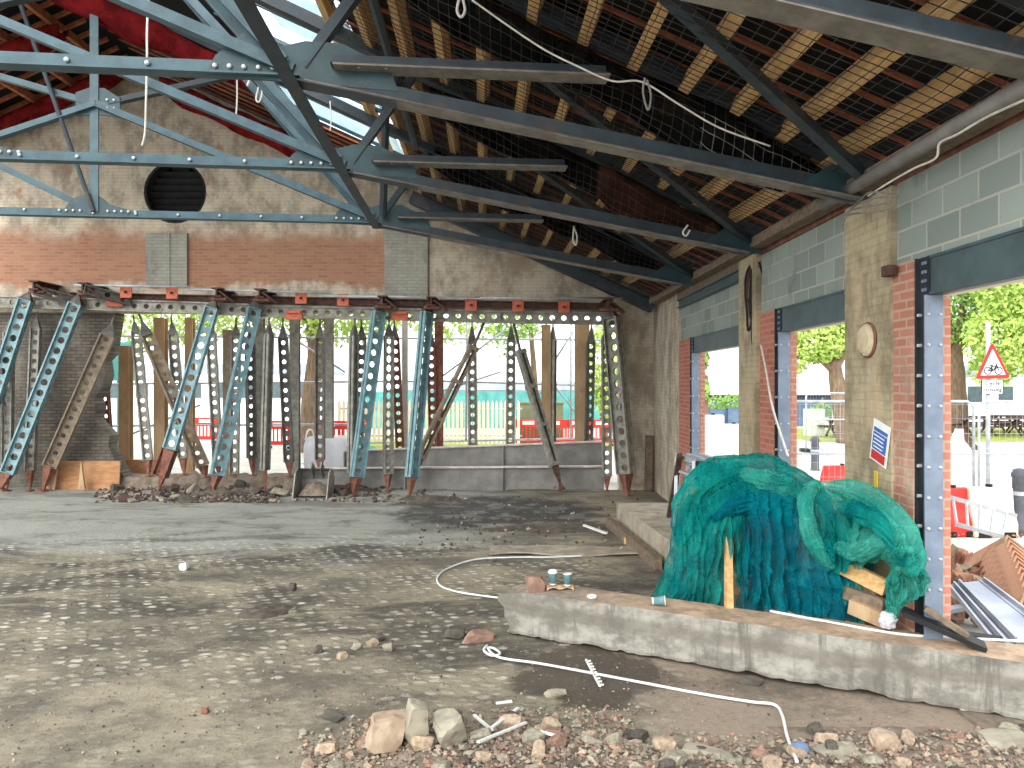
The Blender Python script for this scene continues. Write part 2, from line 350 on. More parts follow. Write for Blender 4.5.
    def prism(s, poly, depth, holes=(), axis=V((0,1,0))):
        """flat polygon (3-D points) with holes, pushed along axis"""
        bm = bmesh.new(); es = []
        for loop in [poly]+list(holes):
            vv = [bm.verts.new(p) for p in loop]
            es += [bm.edges.new((vv[i], vv[(i+1) % len(vv)])) for i in range(len(vv))]
        bmesh.ops.triangle_fill(bm, use_beauty=True, use_dissolve=False, edges=es)
        fl = list(bm.faces)
        r = bmesh.ops.extrude_face_region(bm, geom=fl)
        bmesh.ops.translate(bm, verts=[g for g in r['geom'] if isinstance(g, bmesh.types.BMVert)], vec=axis*depth)
        bmesh.ops.recalc_face_normals(bm, faces=bm.faces)
        bm.verts.ensure_lookup_table(); bm.verts.index_update()
        s.add([v.co.copy() for v in bm.verts], [[v.index for v in f.verts] for f in bm.faces]); bm.free()
    def build(s, name, mat, parent=None, smooth=False, bevel=0.0, fix=True, origin=None):
        me = bpy.data.meshes.new(name)
        if parent is not None: o0 = ORG[parent.name]
        elif origin is not None: o0 = V(origin)
        else:
            xs = [v.x for v in s.v]; ys = [v.y for v in s.v]; zs = [v.z for v in s.v]
            o0 = V(((min(xs)+max(xs))/2, (min(ys)+max(ys))/2, min(zs)))
        me.from_pydata([tuple(v-o0) for v in s.v], [], s.f)
        mats = mat if isinstance(mat, (list, tuple)) else [mat]
        for m in mats: me.materials.append(M[m])
        if len(mats) > 1:
            for p_, k in zip(me.polygons, s.m): p_.material_index = k
        if fix:
            bm = bmesh.new(); bm.from_mesh(me); bmesh.ops.recalc_face_normals(bm, faces=bm.faces); bm.to_mesh(me); bm.free()
        if smooth:
            for p_ in me.polygons: p_.use_smooth = True
        o = bpy.data.objects.new(name, me); COL.objects.link(o)
        if parent is None: o.location = o0; ORG[o.name] = o0
        else: o.parent = parent; ORG[o.name] = o0
        if bevel:
            b = o.modifiers.new('edge', 'BEVEL'); b.width = bevel; b.segments = 2; b.limit_method = 'ANGLE'
        return o

def tag(o, label, cat, group=None, kind=None):
    o['label'] = label; o['category'] = cat
    if group: o['group'] = group
    if kind: o['kind'] = kind
    return o
def thing(name, loc, label, cat, group=None):
    o = bpy.data.objects.new(name, None); COL.objects.link(o); o.location = loc; o.empty_display_size = .1
    ORG[o.name] = V(loc); return tag(o, label, cat, group)
def struct(o, label=None):
    o['kind'] = 'structure'
    if label: o['label'] = label
    return o
def dup(root, label=None, group=None, M4=None, loc=None, rotz=None, scale=None):
    r = root.copy(); COL.objects.link(r)
    if loc is not None: r.location = loc
    if rotz is not None: r.rotation_euler = (0, 0, rotz)
    if scale is not None: r.scale = scale
    if label: r['label'] = label
    if group: r['group'] = group
    for ch in list(root.children):
        c = ch.copy(); COL.objects.link(c); c.parent = r
        for g in ch.children:
            d = g.copy(); COL.objects.link(d); d.parent = c
    return r
ORD = ['first','second','third','fourth','fifth','sixth','seventh','eighth','ninth','tenth','eleventh','twelfth','thirteenth','fourteenth','fifteenth','sixteenth',
       'seventeenth','eighteenth','nineteenth','twentieth'] + ['twenty-'+x for x in ('first','second','third','fourth','fifth','sixth','seventh','eighth','ninth')] + ['thirtieth'] + ['thirty-'+x for x in ('first','second','third','fourth','fifth','sixth','seventh','eighth','ninth')] + ['fortieth']
def smoothpath(pts, n=6):
    pts = [V(p) for p in pts]; out = []
    for i in range(len(pts)-1):
        p0 = pts[max(i-1, 0)]; p1 = pts[i]; p2 = pts[i+1]; p3 = pts[min(i+2, len(pts)-1)]
        for k in range(n):
            t = k/n
            out.append(.5*((2*p1)+(p2-p0)*t+(2*p0-5*p1+4*p2-p3)*t*t+(3*p1-p0-3*p2+p3)*t**3))
    return out+[pts[-1]]

# ------------------------------------------------------------------ camera, sky
cam = bpy.data.cameras.new('camera'); co = bpy.data.objects.new('camera', cam); COL.objects.link(co)
co.location = (0, 0, H); co.rotation_euler = (math.pi/2, 0, 0); cam.sensor_width = 36; cam.lens = 36*F/1024; cam.clip_end = 500
scn.camera = co
w = bpy.data.worlds.new('overcast'); scn.world = w; w.use_nodes = True
bg = w.node_tree.nodes['Background']; bg.inputs[0].default_value = (.93, .97, 1.0, 1); bg.inputs[1].default_value = 1.75
sun = bpy.data.lights.new('hazy_sun', 'SUN'); so = bpy.data.objects.new('hazy_sun', sun); COL.objects.link(so)
sun.energy = 2.2; sun.angle = math.radians(45); sun.color = (1, .97, .92); so.rotation_euler = (math.radians(60), 0, math.radians(-28))
scn.view_settings.view_transform = 'Standard'; scn.view_settings.look = 'None'; scn.view_settings.gamma = 1
scn.view_settings.exposure = .55
scn.view_settings.use_curve_mapping = False
scn.cycles.max_bounces = 10; scn.cycles.diffuse_bounces = 6; scn.cycles.transparent_max_bounces = 24

# ------------------------------------------------------------------ setting
M['corner_brick_y'] = brick_wall('corner_brick_y', 1, (178,158,136), (152,136,118), (160,148,130), wash=(200,190,170), washlo=.36, washhi=.52, stain=(78,72,64))
def bumpy(x, y):
    z = .035*(noise.noise(V((x*.7, y*.7, 0)))+.5*noise.noise(V((x*2.1, y*2.1, 4))))
    if y > 15.2: z += .05*(y-15.2)*max(0, min(1, (-2-x)/1.5))*.35
    return z
b = MB(); b.grid(lambda u, v: (lambda x, y: V((x, y, bumpy(x, y))))(-22+25.3*u, -14+31.6*v), 190, 230)
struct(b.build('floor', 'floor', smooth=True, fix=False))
b = MB()
b.box((43.46, 11.75, -.05), (80, 12.3, .3)); b.box((44.7, -8.5, -.05), (77.5, 28.2, .3)); b.box((8, 58, -.05), (151, 80.2, .3)); 
struct(b.build('ground', 'tarmac'))
b = MB(); b.box((31, 35, .1), (38, 9, .05)); struct(b.build('ground', 'grass'))
b = MB(); b.box((0, 29.5, .11), (13, 5, .03)); struct(b.build('ground', 'grass'))

b = MB(); b.box((4.6, 3.4, -.115), (2.7, 4.4, .28)); struct(b.build('ground', 'dirt'))
def xz(px, py, Y=WY): p = P(px, py, Y); return V((p.x, Y, p.z))
ZO = 4.02
apex = V((-8.3, WY, 9.6)); XR = 3.6
vc = xz(175, 192); vr = .71
hole = [V((vc.x+vr*math.cos(t*2*math.pi/32), WY, vc.z+vr*math.sin(t*2*math.pi/32))) for t in range(32)]
b = MB(); b.prism([V((-1.95, WY, ZO)), V((-1.95, WY, roof(-1.95)+.2)), apex, V((-20, WY, roof(-20)+.2)), V((-20, WY, ZO))], .45, [hole])
wall = struct(b.build('wall_back', 'far_brick'))
b = MB(); b.prism([V((-1.95, WY, ZO)), V((2.44, WY, ZO)), V((2.44, WY, -.1)), V((XR, WY, -.1)), V((XR, WY, roof(XR)+.2)), V((-1.95, WY, roof(-1.95)+.2))], .45)
struct(b.build('wall_back', 'corner_brick'))
jag = [(114,306),(113,318),(110,336),(108,353),(101,360),(103,375),(99,389),(92,399),(95,408),(92,419),(99,427),(108,436),(106,446),(111,456),(116,468),(123,479),(124,492)]
b = MB(); b.prism([V((-20, WY+.08, -.1)), V((-20, WY+.08, ZO+.12))]+[xz(x, y)+V((0, .08, 0)) for x, y in jag], .42)
struct(b.build('wall_back', 'dark_brick'))
b = MB(); b.box(((385-512+428-512)/2/44.25, WY-.03, 0), (43/44.25, .1, 1))
for i in range(len(b.v)): b.v[i].z = 4.05 if b.v[i].z < 0 else roof(b.v[i].x)-.05
struct(b.build('trim_1', 'grey_render'))
b = MB(); b.box((-7.78, WY-.03, 5.2), (.93, .08, 1.22)); b.box((-7.72, WY-.07, 5.2), (.05, .04, 1.22)); struct(b.build('trim_2', 'grey_render', bevel=.006))
b = MB(); b.box((-5.9, WY-.02, 0), (2.9, .06, 1))
for i in range(len(b.v)): b.v[i].z = 6.7 if b.v[i].z < 0 else roof(b.v[i].x)-.1
vent = thing('round_vent', (vc.x, WY+.3, vc.z-vr), 'dark round louvred vent high in the far gable wall', 'vent')
b = MB(); b.lathe([(vr, -.02), (vr, .3), (vr-.05, .3), (vr-.05, -.02)], 32, Matrix.Translation((vc.x, WY+.32, vc.z)) @ Matrix.Rotation(math.pi/2, 4, 'X'))
b.build('frame', 'vent_dark', vent)
for i in range(9):
    z = vc.z-.62+i*.155; hw = math.sqrt(max(.01, (vr-.06)**2-(z-vc.z)**2))
    b = MB(); b.box((vc.x, WY+.28, z), (2*hw, .16, .02), Matrix.Rotation(-.75, 3, 'X')); b.build('slat', 'vent_dark', vent)
b = MB(); b.lathe([(vr-.04, 0), (vr-.04, .02)], 32, Matrix.Translation((vc.x, WY+.42, vc.z)) @ Matrix.Rotation(math.pi/2, 4, 'X')); b.build('back_plate', 'black', vent)

# right wall ------------------------------------------------------
OP = [dict(z0=10.7, z1=13.75, lo=2.95, hi=3.23), dict(z0=7.29, z1=9.33, lo=3.02, hi=3.31), dict(z0=2.4, z1=6.08, lo=3.085, hi=3.385)]
TOP = 4.06
def wallbox(name, mat, z0, z1, h0, h1, x0=WX, x1=3.42, bev=0):
    b = MB(); b.box(((x0+x1)/2, (z0+z1)/2, (h0+h1)/2), (x1-x0, z1-z0, h1-h0)); return struct(b.build(name, mat, bevel=bev))
wallbox('wall_right', 'corner_brick_y', 14.75, 17.4, -.1, 4.25)
wallbox('wall_right', 'red_brick', 13.76, 14.75, -.1, 3.23)
wallbox('wall_right', 'pale_brick', 9.94, 10.7, -.1, 4.1, 3.15)
wallbox('wall_right', 'red_brick', 9.34, 9.94, -.1, 3.31)
wallbox('wall_right', 'pale_brick', 6.40, 7.29, -.1, 4.05, 3.15)
wallbox('wall_right', 'dusty_brick', 6.09, 6.40, -.1, 3.385, 3.17)
wallbox('wall_right', 'pale_brick', -2.0, 2.4, -.1, TOP)
wallbox('wall_right', 'block', 10.7, 14.75, 3.23, 4.0, 3.24)
wallbox('wall_right', 'block', 7.29, 9.94, 3.31, TOP, 3.22)
wallbox('wall_right', 'block', 2.4, 6.40, 3.385, TOP, 3.2)
for i, (a, c) in enumerate(((2.4, 6.45), (7.29, 9.94))):
    wallbox('trim_%d' % (i+3), 'rust', a, c, TOP, TOP+.07, 3.19)
wallbox('trim_5', 'old_wood', 10.7, 14.75, 4.0, 4.14, 3.16)
for i, o in enumerate(OP):
    wallbox('trim_%d' % (i+6), 'kerb_concrete', max(o['z0'], 5.95)-.02, o['z1']+.02, -.1, .12)

where = ['the doorway nearest the far corner', 'the middle doorway', 'the nearest doorway, by the road sign']
for i, o in enumerate(OP):
    zc = o['z1']
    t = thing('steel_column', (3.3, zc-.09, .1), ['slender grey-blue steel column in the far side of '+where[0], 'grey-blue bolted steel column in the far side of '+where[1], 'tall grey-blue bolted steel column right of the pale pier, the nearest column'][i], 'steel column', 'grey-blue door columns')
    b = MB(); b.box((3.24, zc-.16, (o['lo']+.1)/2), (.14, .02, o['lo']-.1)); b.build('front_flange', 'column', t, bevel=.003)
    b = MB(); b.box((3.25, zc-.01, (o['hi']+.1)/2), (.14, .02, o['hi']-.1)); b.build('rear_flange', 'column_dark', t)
    b = MB(); b.box((3.215, zc-.085, (o['hi']+.1)/2), (.03, .13, o['hi']-.1)); b.build('web', 'column_dark', t)  # web and rear flange coloured dark to stand for shade in the recess
    b0 = MB(); b0.lathe([(.013, 0), (.013, .012), (.006, .02)], 6, Matrix.Rotation(math.pi/2, 4, 'X'))
    bo = None; n = 12 if i == 2 else 9
    for k in range(n):
        for xx in (3.195, 3.285):
            if bo is None: bo = b0.build('bolt', 'bolt' , t, origin=None); me = bo.data; me.transform(Matrix.Translation(ORG[t.name])); o2 = bo
            else: o2 = bpy.data.objects.new('bolt', me); COL.objects.link(o2); o2.parent = t
            o2.location = V((xx, zc-.17, .35+k*(o['lo']-.5)/(n-1)))-ORG[t.name]
    b1 = MB(); b1.lathe([(.014, 0), (.014, .03)], 6, Matrix.Rotation(-math.pi/2, 4, 'Y'))
    bo = b1.build('side_bolt', 'bolt', t); me = bo.data; me.transform(Matrix.Translation(ORG[t.name]))
    for k in range(n):
        o2 = bo if k == 0 else bpy.data.objects.new('side_bolt', me)
        if k: COL.objects.link(o2); o2.parent = t
        o2.location = V((3.2, zc-.06, .35+k*(o['lo']-.5)/(n-1)))-ORG[t.name]
    wallbox('trim_%d' % (i+9), 'red_brick_x', zc-.06, zc+.02, -.1, o['lo'], 3.315, 3.43)
    l = thing('steel_lintel', (3.3, (o['z0']+zc)/2, o['lo']), ['dark steel lintel over ', 'dark green-grey steel lintel over ', 'long green-grey steel lintel at the right edge over '][i]+where[i], 'steel lintel', 'steel door lintels')
    b = MB(); hh = o['hi']-o['lo']
    b.box((3.215, (o['z0']+zc-.17)/2, o['lo']+hh/2), (.02, zc-.17-o['z0'], hh)); b.build('web', 'lintel', l)
    b = MB(); b.box((3.255, (o['z0']+zc-.17)/2, o['hi']-.012), (.12, zc-.17-o['z0'], .024)); b.build('top_flange', 'lintel', l)
    b = MB(); b.box((3.255, (o['z0']+zc-.17)/2, o['lo']+.012), (.12, zc-.17-o['z0'], .024)); b.build('bottom_flange', 'lintel', l)
    b = MB(); b.box((3.25, zc-.175, o['lo']+hh/2), (.12, .02, hh)); ep = b.build('end_plate', 'column_dark', l)
    for k in range(4):
        b = MB(); b.box((3.197, zc-.13, o['lo']+hh*(.15+.23*k)), (.016, .02, .024)); b.build('bolt', 'column', ep)
        b = MB(); b.box((3.197, zc-.09, o['lo']+hh*(.15+.23*k)), (.016, .02, .024)); b.build('bolt', 'column', ep)
    wallbox('trim_%d' % (i+12), 'cream', o['z0'], zc-.1, o['lo']-.0, o['hi'], 3.325)
b = MB(); b.ibeam((3.19, 10.75, 3.92), (3.19, 14.7, 3.92), .16, .1, .02); tag(b.build('steel_beam', 'lintel'), 'dark steel beam high on the right wall above the farthest doorway', 'steel beam')

# raised concrete strip along the wall
b = MB(); b.prism([V((1.76, 13.0, -.05)), V((3.2, 13.0, -.05)), V((3.2, 5.9, -.05)), V((2.3, 6.6, -.05)), V((1.96, 10.3, -.05))], .45, axis=V((0, 0, 1)))
struct(b.build('floor', 'kerb_concrete', bevel=.015))
b = MB(); b.bar((1.62, 12.9, .09), (1.88, 9.9, .09), .1, .16); tag(b.build('timber_plank', 'old_wood'), 'weathered plank lying along the foot of the raised concrete strip', 'plank')

# ------------------------------------------------------------------ roof
GX0, GX1, GY0, GY1 = -4.3, -2.0, 8.6, 15.6
def patch(x0, x1, y0, y1):
    b.add([(x0, y0, roof(x0)+.27), (x1, y0, roof(x1)+.27), (x1, y1, roof(x1)+.27), (x0, y1, roof(x0)+.27),
           (x0, y0, roof(x0)+.32), (x1, y0, roof(x1)+.32), (x1, y1, roof(x1)+.32), (x0, y1, roof(x0)+.32)],
          [(0,1,2,3), (7,6,5,4), (0,4,5,1), (1,5,6,2), (2,6,7,3), (3,7,4,0)])
b = MB(); R0 = 2.9; R1 = 17.9
patch(GX1, 4.0, R0, R1); patch(GX0, GX1, GY1, R1); patch(-8.299, GX0, 9.6, R1)
struct(b.build('ceiling', 'deck'))
b = MB(); patch(-12.4, -8.301, 9.6, R1); struct(b.build('ceiling', 'deck'))

def sk(X, y): return X-.04*(y-5.3)
n = 0
for i in range(15):
    X = 2.93-.445*i
    if -4.0 < X < -2.25 : continue
    p0 = V((sk(X, 3.0), 3.0, 0)); p1 = V((sk(X, 17.35), 17.35, 0))
    for p in (p0, p1): p.z = roof(p.x)+.09
    b = MB(); b.bar(p0, p1, .1, .17, (.41, 0, .91)); 
    tag(b.build('roof_purlin', 'wood', bevel=.004), 'pale pine purlin under the right roof slope, %s up from the eaves' % ORD[n], 'purlin', 'pine purlins of the right roof slope'); n += 1
n = 0
for i in range(35):
    y = 3.05+.42*i
    x1 = GX1 if y < GY1 else -8.2
    b = MB(); b.bar((3.4, y, roof(3.4)+.245), (x1, y, roof(x1)+.245), .03, .035)
    tag(b.build('roof_rafter', 'rafter'), 'slim red-brown rafter of the right roof slope, %s from the near end' % ORD[n], 'rafter', 'red-brown rafters of the right roof slope'); n += 1
n = 0
for i in range(19):
    y = 9.7+.42*i
    b = MB(); b.bar((-8.4, y, roof(-8.4)+.225), (-12.3, y, roof(-12.3)+.225), .05, .08)
    tag(b.build('roof_rafter', 'orange_rafter'), 'slim orange-brown rafter of the left roof slope, %s from the near end' % ORD[n], 'rafter', 'orange-brown rafters of the left roof slope'); n += 1
for i in range(5):
    X = -8.75-.8*i; b = MB(); b.bar((X, 9.7, roof(X)+.1), (X, 17.35, roof(X)+.1), .09, .15)
    tag(b.build('roof_purlin', 'orange_rafter'), 'orange-brown purlin under the left roof slope, %s down from the ridge' % ORD[i], 'purlin', 'orange-brown purlins of the left roof slope')
# roof light: glazing bars and a few sheets left in the opening
for i, y in enumerate((8.7, 9.9, 11.1, 12.3, 13.5, 14.7)):
    b = MB(); b.tee((GX1-.02, y, roof(GX1)+.17), (GX0+.02, y, roof(GX0)+.17), .06, .06)
    tag(b.build('glazing_bar', 'truss'), 'blue-grey glazing bar across the open roof light, %s from the near end' % ORD[i], 'glazing bar', 'glazing bars of the roof light')
def corr(x0, x1, y0, y1):
    def f(u, v):
        X = x0+(x1-x0)*u; return V((X, y0+(y1-y0)*v, roof(X)+.24+.018*math.sin(v*(y1-y0)/.076*2*math.pi)))
    b = MB(); b.slab(f, 4, int((y1-y0)/.076*6), .004); return b
for i, (a, c, d, e, lab) in enumerate(((-3.2, -2.0, 9.2, 10.6, 'nearest'), (-3.0, -2.0, 11.3, 12.5, 'middle'), (-4.2, -2.1, 12.9, 14.9, 'farthest'))):
    tag(corr(a, c, d, e).build('corrugated_sheet', 'skylight', smooth=True), 'pale translucent corrugated sheet in the roof opening, %s of the three' % lab, 'roof sheet', 'roof light sheets')
b = MB(); b.bar((3.06, 2.95, 4.13), (3.06, 17.35, 4.2), .16, .12); tag(b.build('eaves_plate', 'old_wood'), 'dark timber eaves plate along the top of the right wall', 'timber beam')
b = MB(); b.tube([(2.98, 3.0, 4.13), (2.99, 7.4, 4.12)], .055, 10); tag(b.build('grey_pipe', 'steel_grey', smooth=True), 'grey pipe slung under the eaves at the upper right', 'pipe')
cab = [PW(1024, 100, 2.95), PW(985, 118, 2.95), PW(958, 134, 2.95), PW(940, 143, 2.95), PW(936, 158, 2.95), PW(915, 168, 2.95), PW(890, 182, 2.95), PW(868, 196, 2.95)]
b = MB(); b.tube(smoothpath(cab, 6), .009, 6); tag(b.build('cable', 'rope', smooth=True), 'thin white cable strung along the eaves above the blockwork', 'cable')

# trusses ---------------------------------------------------------
TK = .10
BX, BY = -2.14, 12.2
def tl(px, py):      # pixel on the third truss -> local (s, height)
    a = (px-CX)/F; s = (a*BY-BX)/(1-a*TK); Y = BY+TK*s; return (s, H-(py-CY)/F*Y)
A_ = tl(95, 212); K_ = tl(97, 104); B_ = (0.0, tl(377, 220)[1]); E_ = (4.92, 4.12)
Kr = tl(250, 70); Kl1 = tl(0, 76); Kl2 = tl(0, 136); Al = tl(0, 166); Al2 = tl(22, 4)
def ext(a, c, f): return (a[0]+(c[0]-a[0])*f, a[1]+(c[1]-a[1])*f)
Sr = (.78, 6.1); Sl = (-2.2, 7.35)
def make_truss(ref, label, simple_=False):
    t = thing('roof_truss', (0, 0, 0), label, 'roof truss', 'blue-green steel roof trusses')
    W = lambda q, d=0.0: V((q[0], TK*q[0]+d, q[1]))
    def tee(name, p, q, h, w, mat='truss', d=0.0, up=(0,0,1)):
        b = MB(); b.tee(W(p, d), W(q, d), h, w, .014, up); return b.build(name, mat, t)
    Aleft = (A_[0]-7.5, A_[1])
    tee('bottom_tie', Aleft, (B_[0]+.05, B_[1]), .12, .15)
    tee('bottom_chord', (B_[0]-.03, B_[1]-.02), E_, .15, .2, 'chord')
    for a_, c_, w_ in (((B_[0]+.1, B_[1]-.105), (E_[0], E_[1]-.085), .2), ((.34, B_[1]+.024), (2.64, B_[1]+.024), .2)):
        b = MB(); b.bar(W(a_, -.05 if w_ == .2 and a_[0] > .3 else 0), W(c_, -.05 if a_[0] > .3 else 0), w_, .02); b.build('bottom_flange', 'dusty_steel', t)
    tee('rafter', (5.1, roof(2.75)-.12), (-6.0, roof(-8.14)-.12), .16, .16, 'chord', .02)
    tee('stub_arm', (.32, B_[1]+.08), (2.62, B_[1]+.08), .1, .2, 'chord', -.05)
    tee('king_post', (A_[0], A_[1]), (A_[0], roof(A_[0]-2.1)-.15), .12, .13, 'truss', .03, (0,1,0))
    tee('diagonal', K_, B_, .11, .13, 'truss', -.03)
    tee('diagonal', ext(K_, Kl2, 2.2), K_, .11, .13, 'truss', -.03)
    tee('diagonal', ext(K_, Kl1, 1.8), K_, .1, .12, 'truss', .03)
    tee('diagonal', ext(A_, Al, 2.5), A_, .1, .12, 'truss', .03)
    tee('diagonal', Kr, K_, .1, .12, 'chord', .03)
    b = MB(); b.tube([W(ext(A_, Al2, 1.05), -.05), W(A_, -.05)], .035, 8); b.build('tie_rod', 'chord', t)
    for q, d in (((-.06, B_[1]+.05), -.09), ((-.34, B_[1]+.22), .09)):
        tee('strut', q, Sl, .1, .1, 'truss', d)
    tee('strut', (.06, B_[1]+.05), Sr, .1, .12, 'chord', .03)
    def gus(name, c, pts):
        b = MB(); b.prism([W((c[0]+x, c[1]+z), -.02) for x, z in pts], .03, axis=V((0, 1, 0))); return b.build(name, 'gusset', t)
    gus('gusset_plate', B_, [(-.7,-.06), (-.62,.1), (-.4,.3), (-.08,.2), (.1,.25), (.4,.24), (.78,.06), (.86,-.14), (.1,-.1)])
    gus('gusset_plate', K_, [(-.3,-.2), (-.3,.16), (-.1,.24), (.12,.24), (.34,.1), (.34,-.2), (0,-.16)])
    gus('gusset_plate', A_, [(-.5,-.06), (-.32,.2), (0,.3), (.22,.12), (.5,.04), (.5,-.06)])
    gus('gusset_plate', E_, [(-.6,.02), (-.2,.28), (.1,.2), (.2,-.08), (-.1,-.1)])
    b0 = MB(); b0.lathe([(.021, 0), (.021, .014), (.01, .022)], 8, Matrix.Rotation(math.pi/2, 4, 'X'))
    bo = b0.build('bolt', 'bolt', t); me = bo.data; first = True
    spots = [(B_[0]-.62+.115*k, B_[1]+.012, .0) for k in range(6)]+[(A_[0]+x, A_[1]+.012, 0) for x in (-.5,-.4,-.3,-.2,.2,.3,.4,.5,.6)]
    spots += [(B_[0]-1.15-.62*k, B_[1]+.012, 0) for k in range(6)]+[(A_[0]-1.0-.62*k, A_[1]+.012, 0) for k in range(4)]
    spots += [(K_[0]+x, K_[1]+z, 0) for x in (.16, .26) for z in (-.06, .06)]+[(B_[0]+.55+.22*k, B_[1]+.03, -.07) for k in range(2)]
    for s, z, d in spots:
        o2 = bo if first else bpy.data.objects.new('bolt', me)
        if not first: COL.objects.link(o2); o2.parent = t
        first = False; o2.location = (s, TK*s-.022+d, z)
    t.location = ref; return t
tr = make_truss((-2.14, 12.2, 0), 'blue-green steel roof truss nearest the far gable wall')
tr2 = dup(tr, 'middle blue-green steel roof truss, its tie running above the round vent', loc=(-1.98, 9.16, 0))
tr1 = dup(tr, 'large blue-green steel roof truss with its tie nearest the top of the picture', loc=(-1.815, 6.40, 0))
tr0 = dup(tr, 'nearest roof truss, only its grey lower chord showing in the top right corner', loc=(-1.65, 3.75, 0))
# longitudinal angles between the truss nodes and roof-plane braces
zB = B_[1]-.09
nod = [V((-1.65, 3.75, zB)), V((-1.815, 6.40, zB)), V((-1.98, 9.16, zB)), V((-2.14, 12.2, zB))]
for i, lab in enumerate(('from the top edge to the nearest truss joint', 'between the nearest and middle truss joints', 'between the middle and farthest truss joints')):
    b = MB(); b.profile(nod[i], nod[i+1], [(-.06, -.05), (.06, -.05), (.06, -.038), (-.048, -.038), (-.048, .06), (-.06, .06)])
    tag(b.build('bracing_angle', 'chord'), 'dark steel angle running lengthwise '+lab, 'bracing', 'lengthwise bracing angles')
for (a, c, lab) in (((2.97, 6.57), (-.9, 3.95), 'nearest'), ((3.05, 9.7), (-.7, 6.7), 'middle'), ((3.0, 12.75), (-.7, 9.8), 'farthest')):
    pa = V((a[0], a[1], roof(a[0])-.14)); pc = V((c[0], c[1], roof(c[0])-.14))
    b = MB(); b.profile(pa, pc, [(-.045, -.012), (.045, -.012), (.045, .0), (-.033, .0), (-.033, .07), (-.045, .07)])
    tag(b.build('wind_brace', 'chord'), 'flat steel wind brace slanting under the right roof slope, %s of the three' % lab, 'brace', 'wind braces under the roof')
b = MB(); b.tube([P(386, 97, 11.2), P(383, 216, 12.1)], .06, 8); tag(b.build('vertical_strut', 'chord'), 'dark upright steel strut just right of the middle truss joint', 'strut')
b = MB(); b.tube([P(370, -10, 7.2), P(416, 148, 11.5)], .05, 6); tag(b.build('lengthwise_rod', 'chord'), 'dark steel rod running back under the roof right of the roof light', 'rod')
b = MB(); p0 = V((3.1, 16.9, roof(3.1)-.15)); p1 = V((-2.2, 16.9, roof(-2.2)-.15)); b.bar(p0, p1, .3, .26); tag(b.build('wall_rafter', 'chord'), 'heavy dark rafter hugging the right slope of the far gable', 'rafter')

# nets ------------------------------------------------------------
def netbay(y0, y1, x0, x1, seed):
    b = MB(); r = .0042
    f = lambda X, y: V((X, y, roof(X)-.05-.13*math.sin(math.pi*min(1, max(0, (y-y0)/(y1-y0))))*(.5+.5*math.sin(math.pi*(X-x0)/(x1-x0)))+.02*noise.noise(V((X*1.7, y*1.7, seed)))))
    ny = int((y1-y0)/.1); nx = int((x1-x0)/.1)
    for i in range(ny+1):
        y = y0+(y1-y0)*i/ny; b.tube([f(x0+(x1-x0)*k/14, y+.02*noise.noise(V((k*.6, y*3, seed)))) for k in range(15)], r, 3, False)
    for i in range(nx+1):
        X = x0+(x1-x0)*i/nx; b.tube([f(X+.02*noise.noise(V((X*3, k*.6, seed+5))), y0+(y1-y0)*k/12) for k in range(13)], r, 3, False)
    return b
for i, (y0, y1) in enumerate(((3.3, 6.6), (6.75, 9.45), (9.6, 12.5), (12.7, 16.7))):
    tag(netbay(y0, y1, -1.9, 2.95, i).build('safety_net', 'net_black', fix=False), ('black square-mesh safety net slung under the purlins, %s bay' % ('nearest', 'second', 'third', 'farthest')[i]), 'net', 'safety nets under the roof')
def tray(cx0, cx1, cy, drop, rad, mats, name, label, cat, group, wire=True, k=TK, solid=None):
    """net gathered in a trough below a rafter"""
    L = abs(cx1-cx0)
    def f(u, v):
        X = cx0+(cx1-cx0)*u; a = math.pi*(v*1.1-.05); rr = rad*(1+.3*noise.noise(V((X*1.3, 0, cy))))*(.55+.45*min(1, (1-u)*5, u*6+.3))
        return V((X, cy+k*(X+2)-rr*math.cos(a), roof(X)-drop-rr*1.15*math.sin(a)+.07*noise.noise(V((X*1.4, v*2, cy)))+.03*noise.noise(V((X*4, v*4, cy)))))
    b = MB()
    if wire:
        for i in range(int(L/.09)+1): b.tube([f(i*.09/L, j/9) for j in range(10)], .0042, 3, False)
        for j in range(10): b.tube([f(i/40, j/9) for i in range(41)], .0042, 3, False)
    else: b.slab(f, 60, 10, .006)
    if wire:
        t = thing(name, f(.5, .5), label, cat, group); b.build('mesh', mats, t, fix=False)
        b = MB(); fo = lambda u, v: f(u, v)+V((0, 0, .012)); b.slab(fo, 50, 10, .004); b.build('scrim', 'brown_scrim' if mats == 'net_brown' else 'black_scrim', t, fix=False, smooth=True); return t
    return tag(b.build(name, mats, fix=False, smooth=not wire), label, cat, group)
tray(-1.0, 2.9, 6.7, .06, .27, 'net_black', 'gathered_net', 'black net gathered in a trough along the nearest truss rafter', 'net', 'gathered nets')
tray(1.6, 2.75, 6.66, .06, .275, 'net_pale', 'gathered_net', 'pale-edged net bunched at the wall end of the nearest truss', 'net', 'gathered nets')
tray(-1.0, 2.0, 9.45, .08, .26, 'net_black', 'gathered_net', 'black net gathered in a trough along the middle truss rafter', 'net', 'gathered nets')
tray(1.0, 2.9, 9.42, .1, .29, 'net_brown', 'gathered_net', 'brown net bunched at the wall end of the middle truss', 'net', 'gathered nets')
tray(-1.4, 2.7, 12.45, .08, .26, 'net_black', 'gathered_net', 'black net gathered in a trough along the farthest truss rafter', 'net', 'gathered nets')
tray(-7.4, -3.7, 12.35, .25, .26, 'red_net', 'red_sheet', 'red debris sheet sagging under the ridge left of the roof light', 'sheet', 'red debris sheets', False)
tray(-7.6, -4.2, 16.8, .1, .3, 'red_net', 'red_sheet', 'red debris sheet sagging along the right slope of the far gable', 'sheet', 'red debris sheets', False, 0)
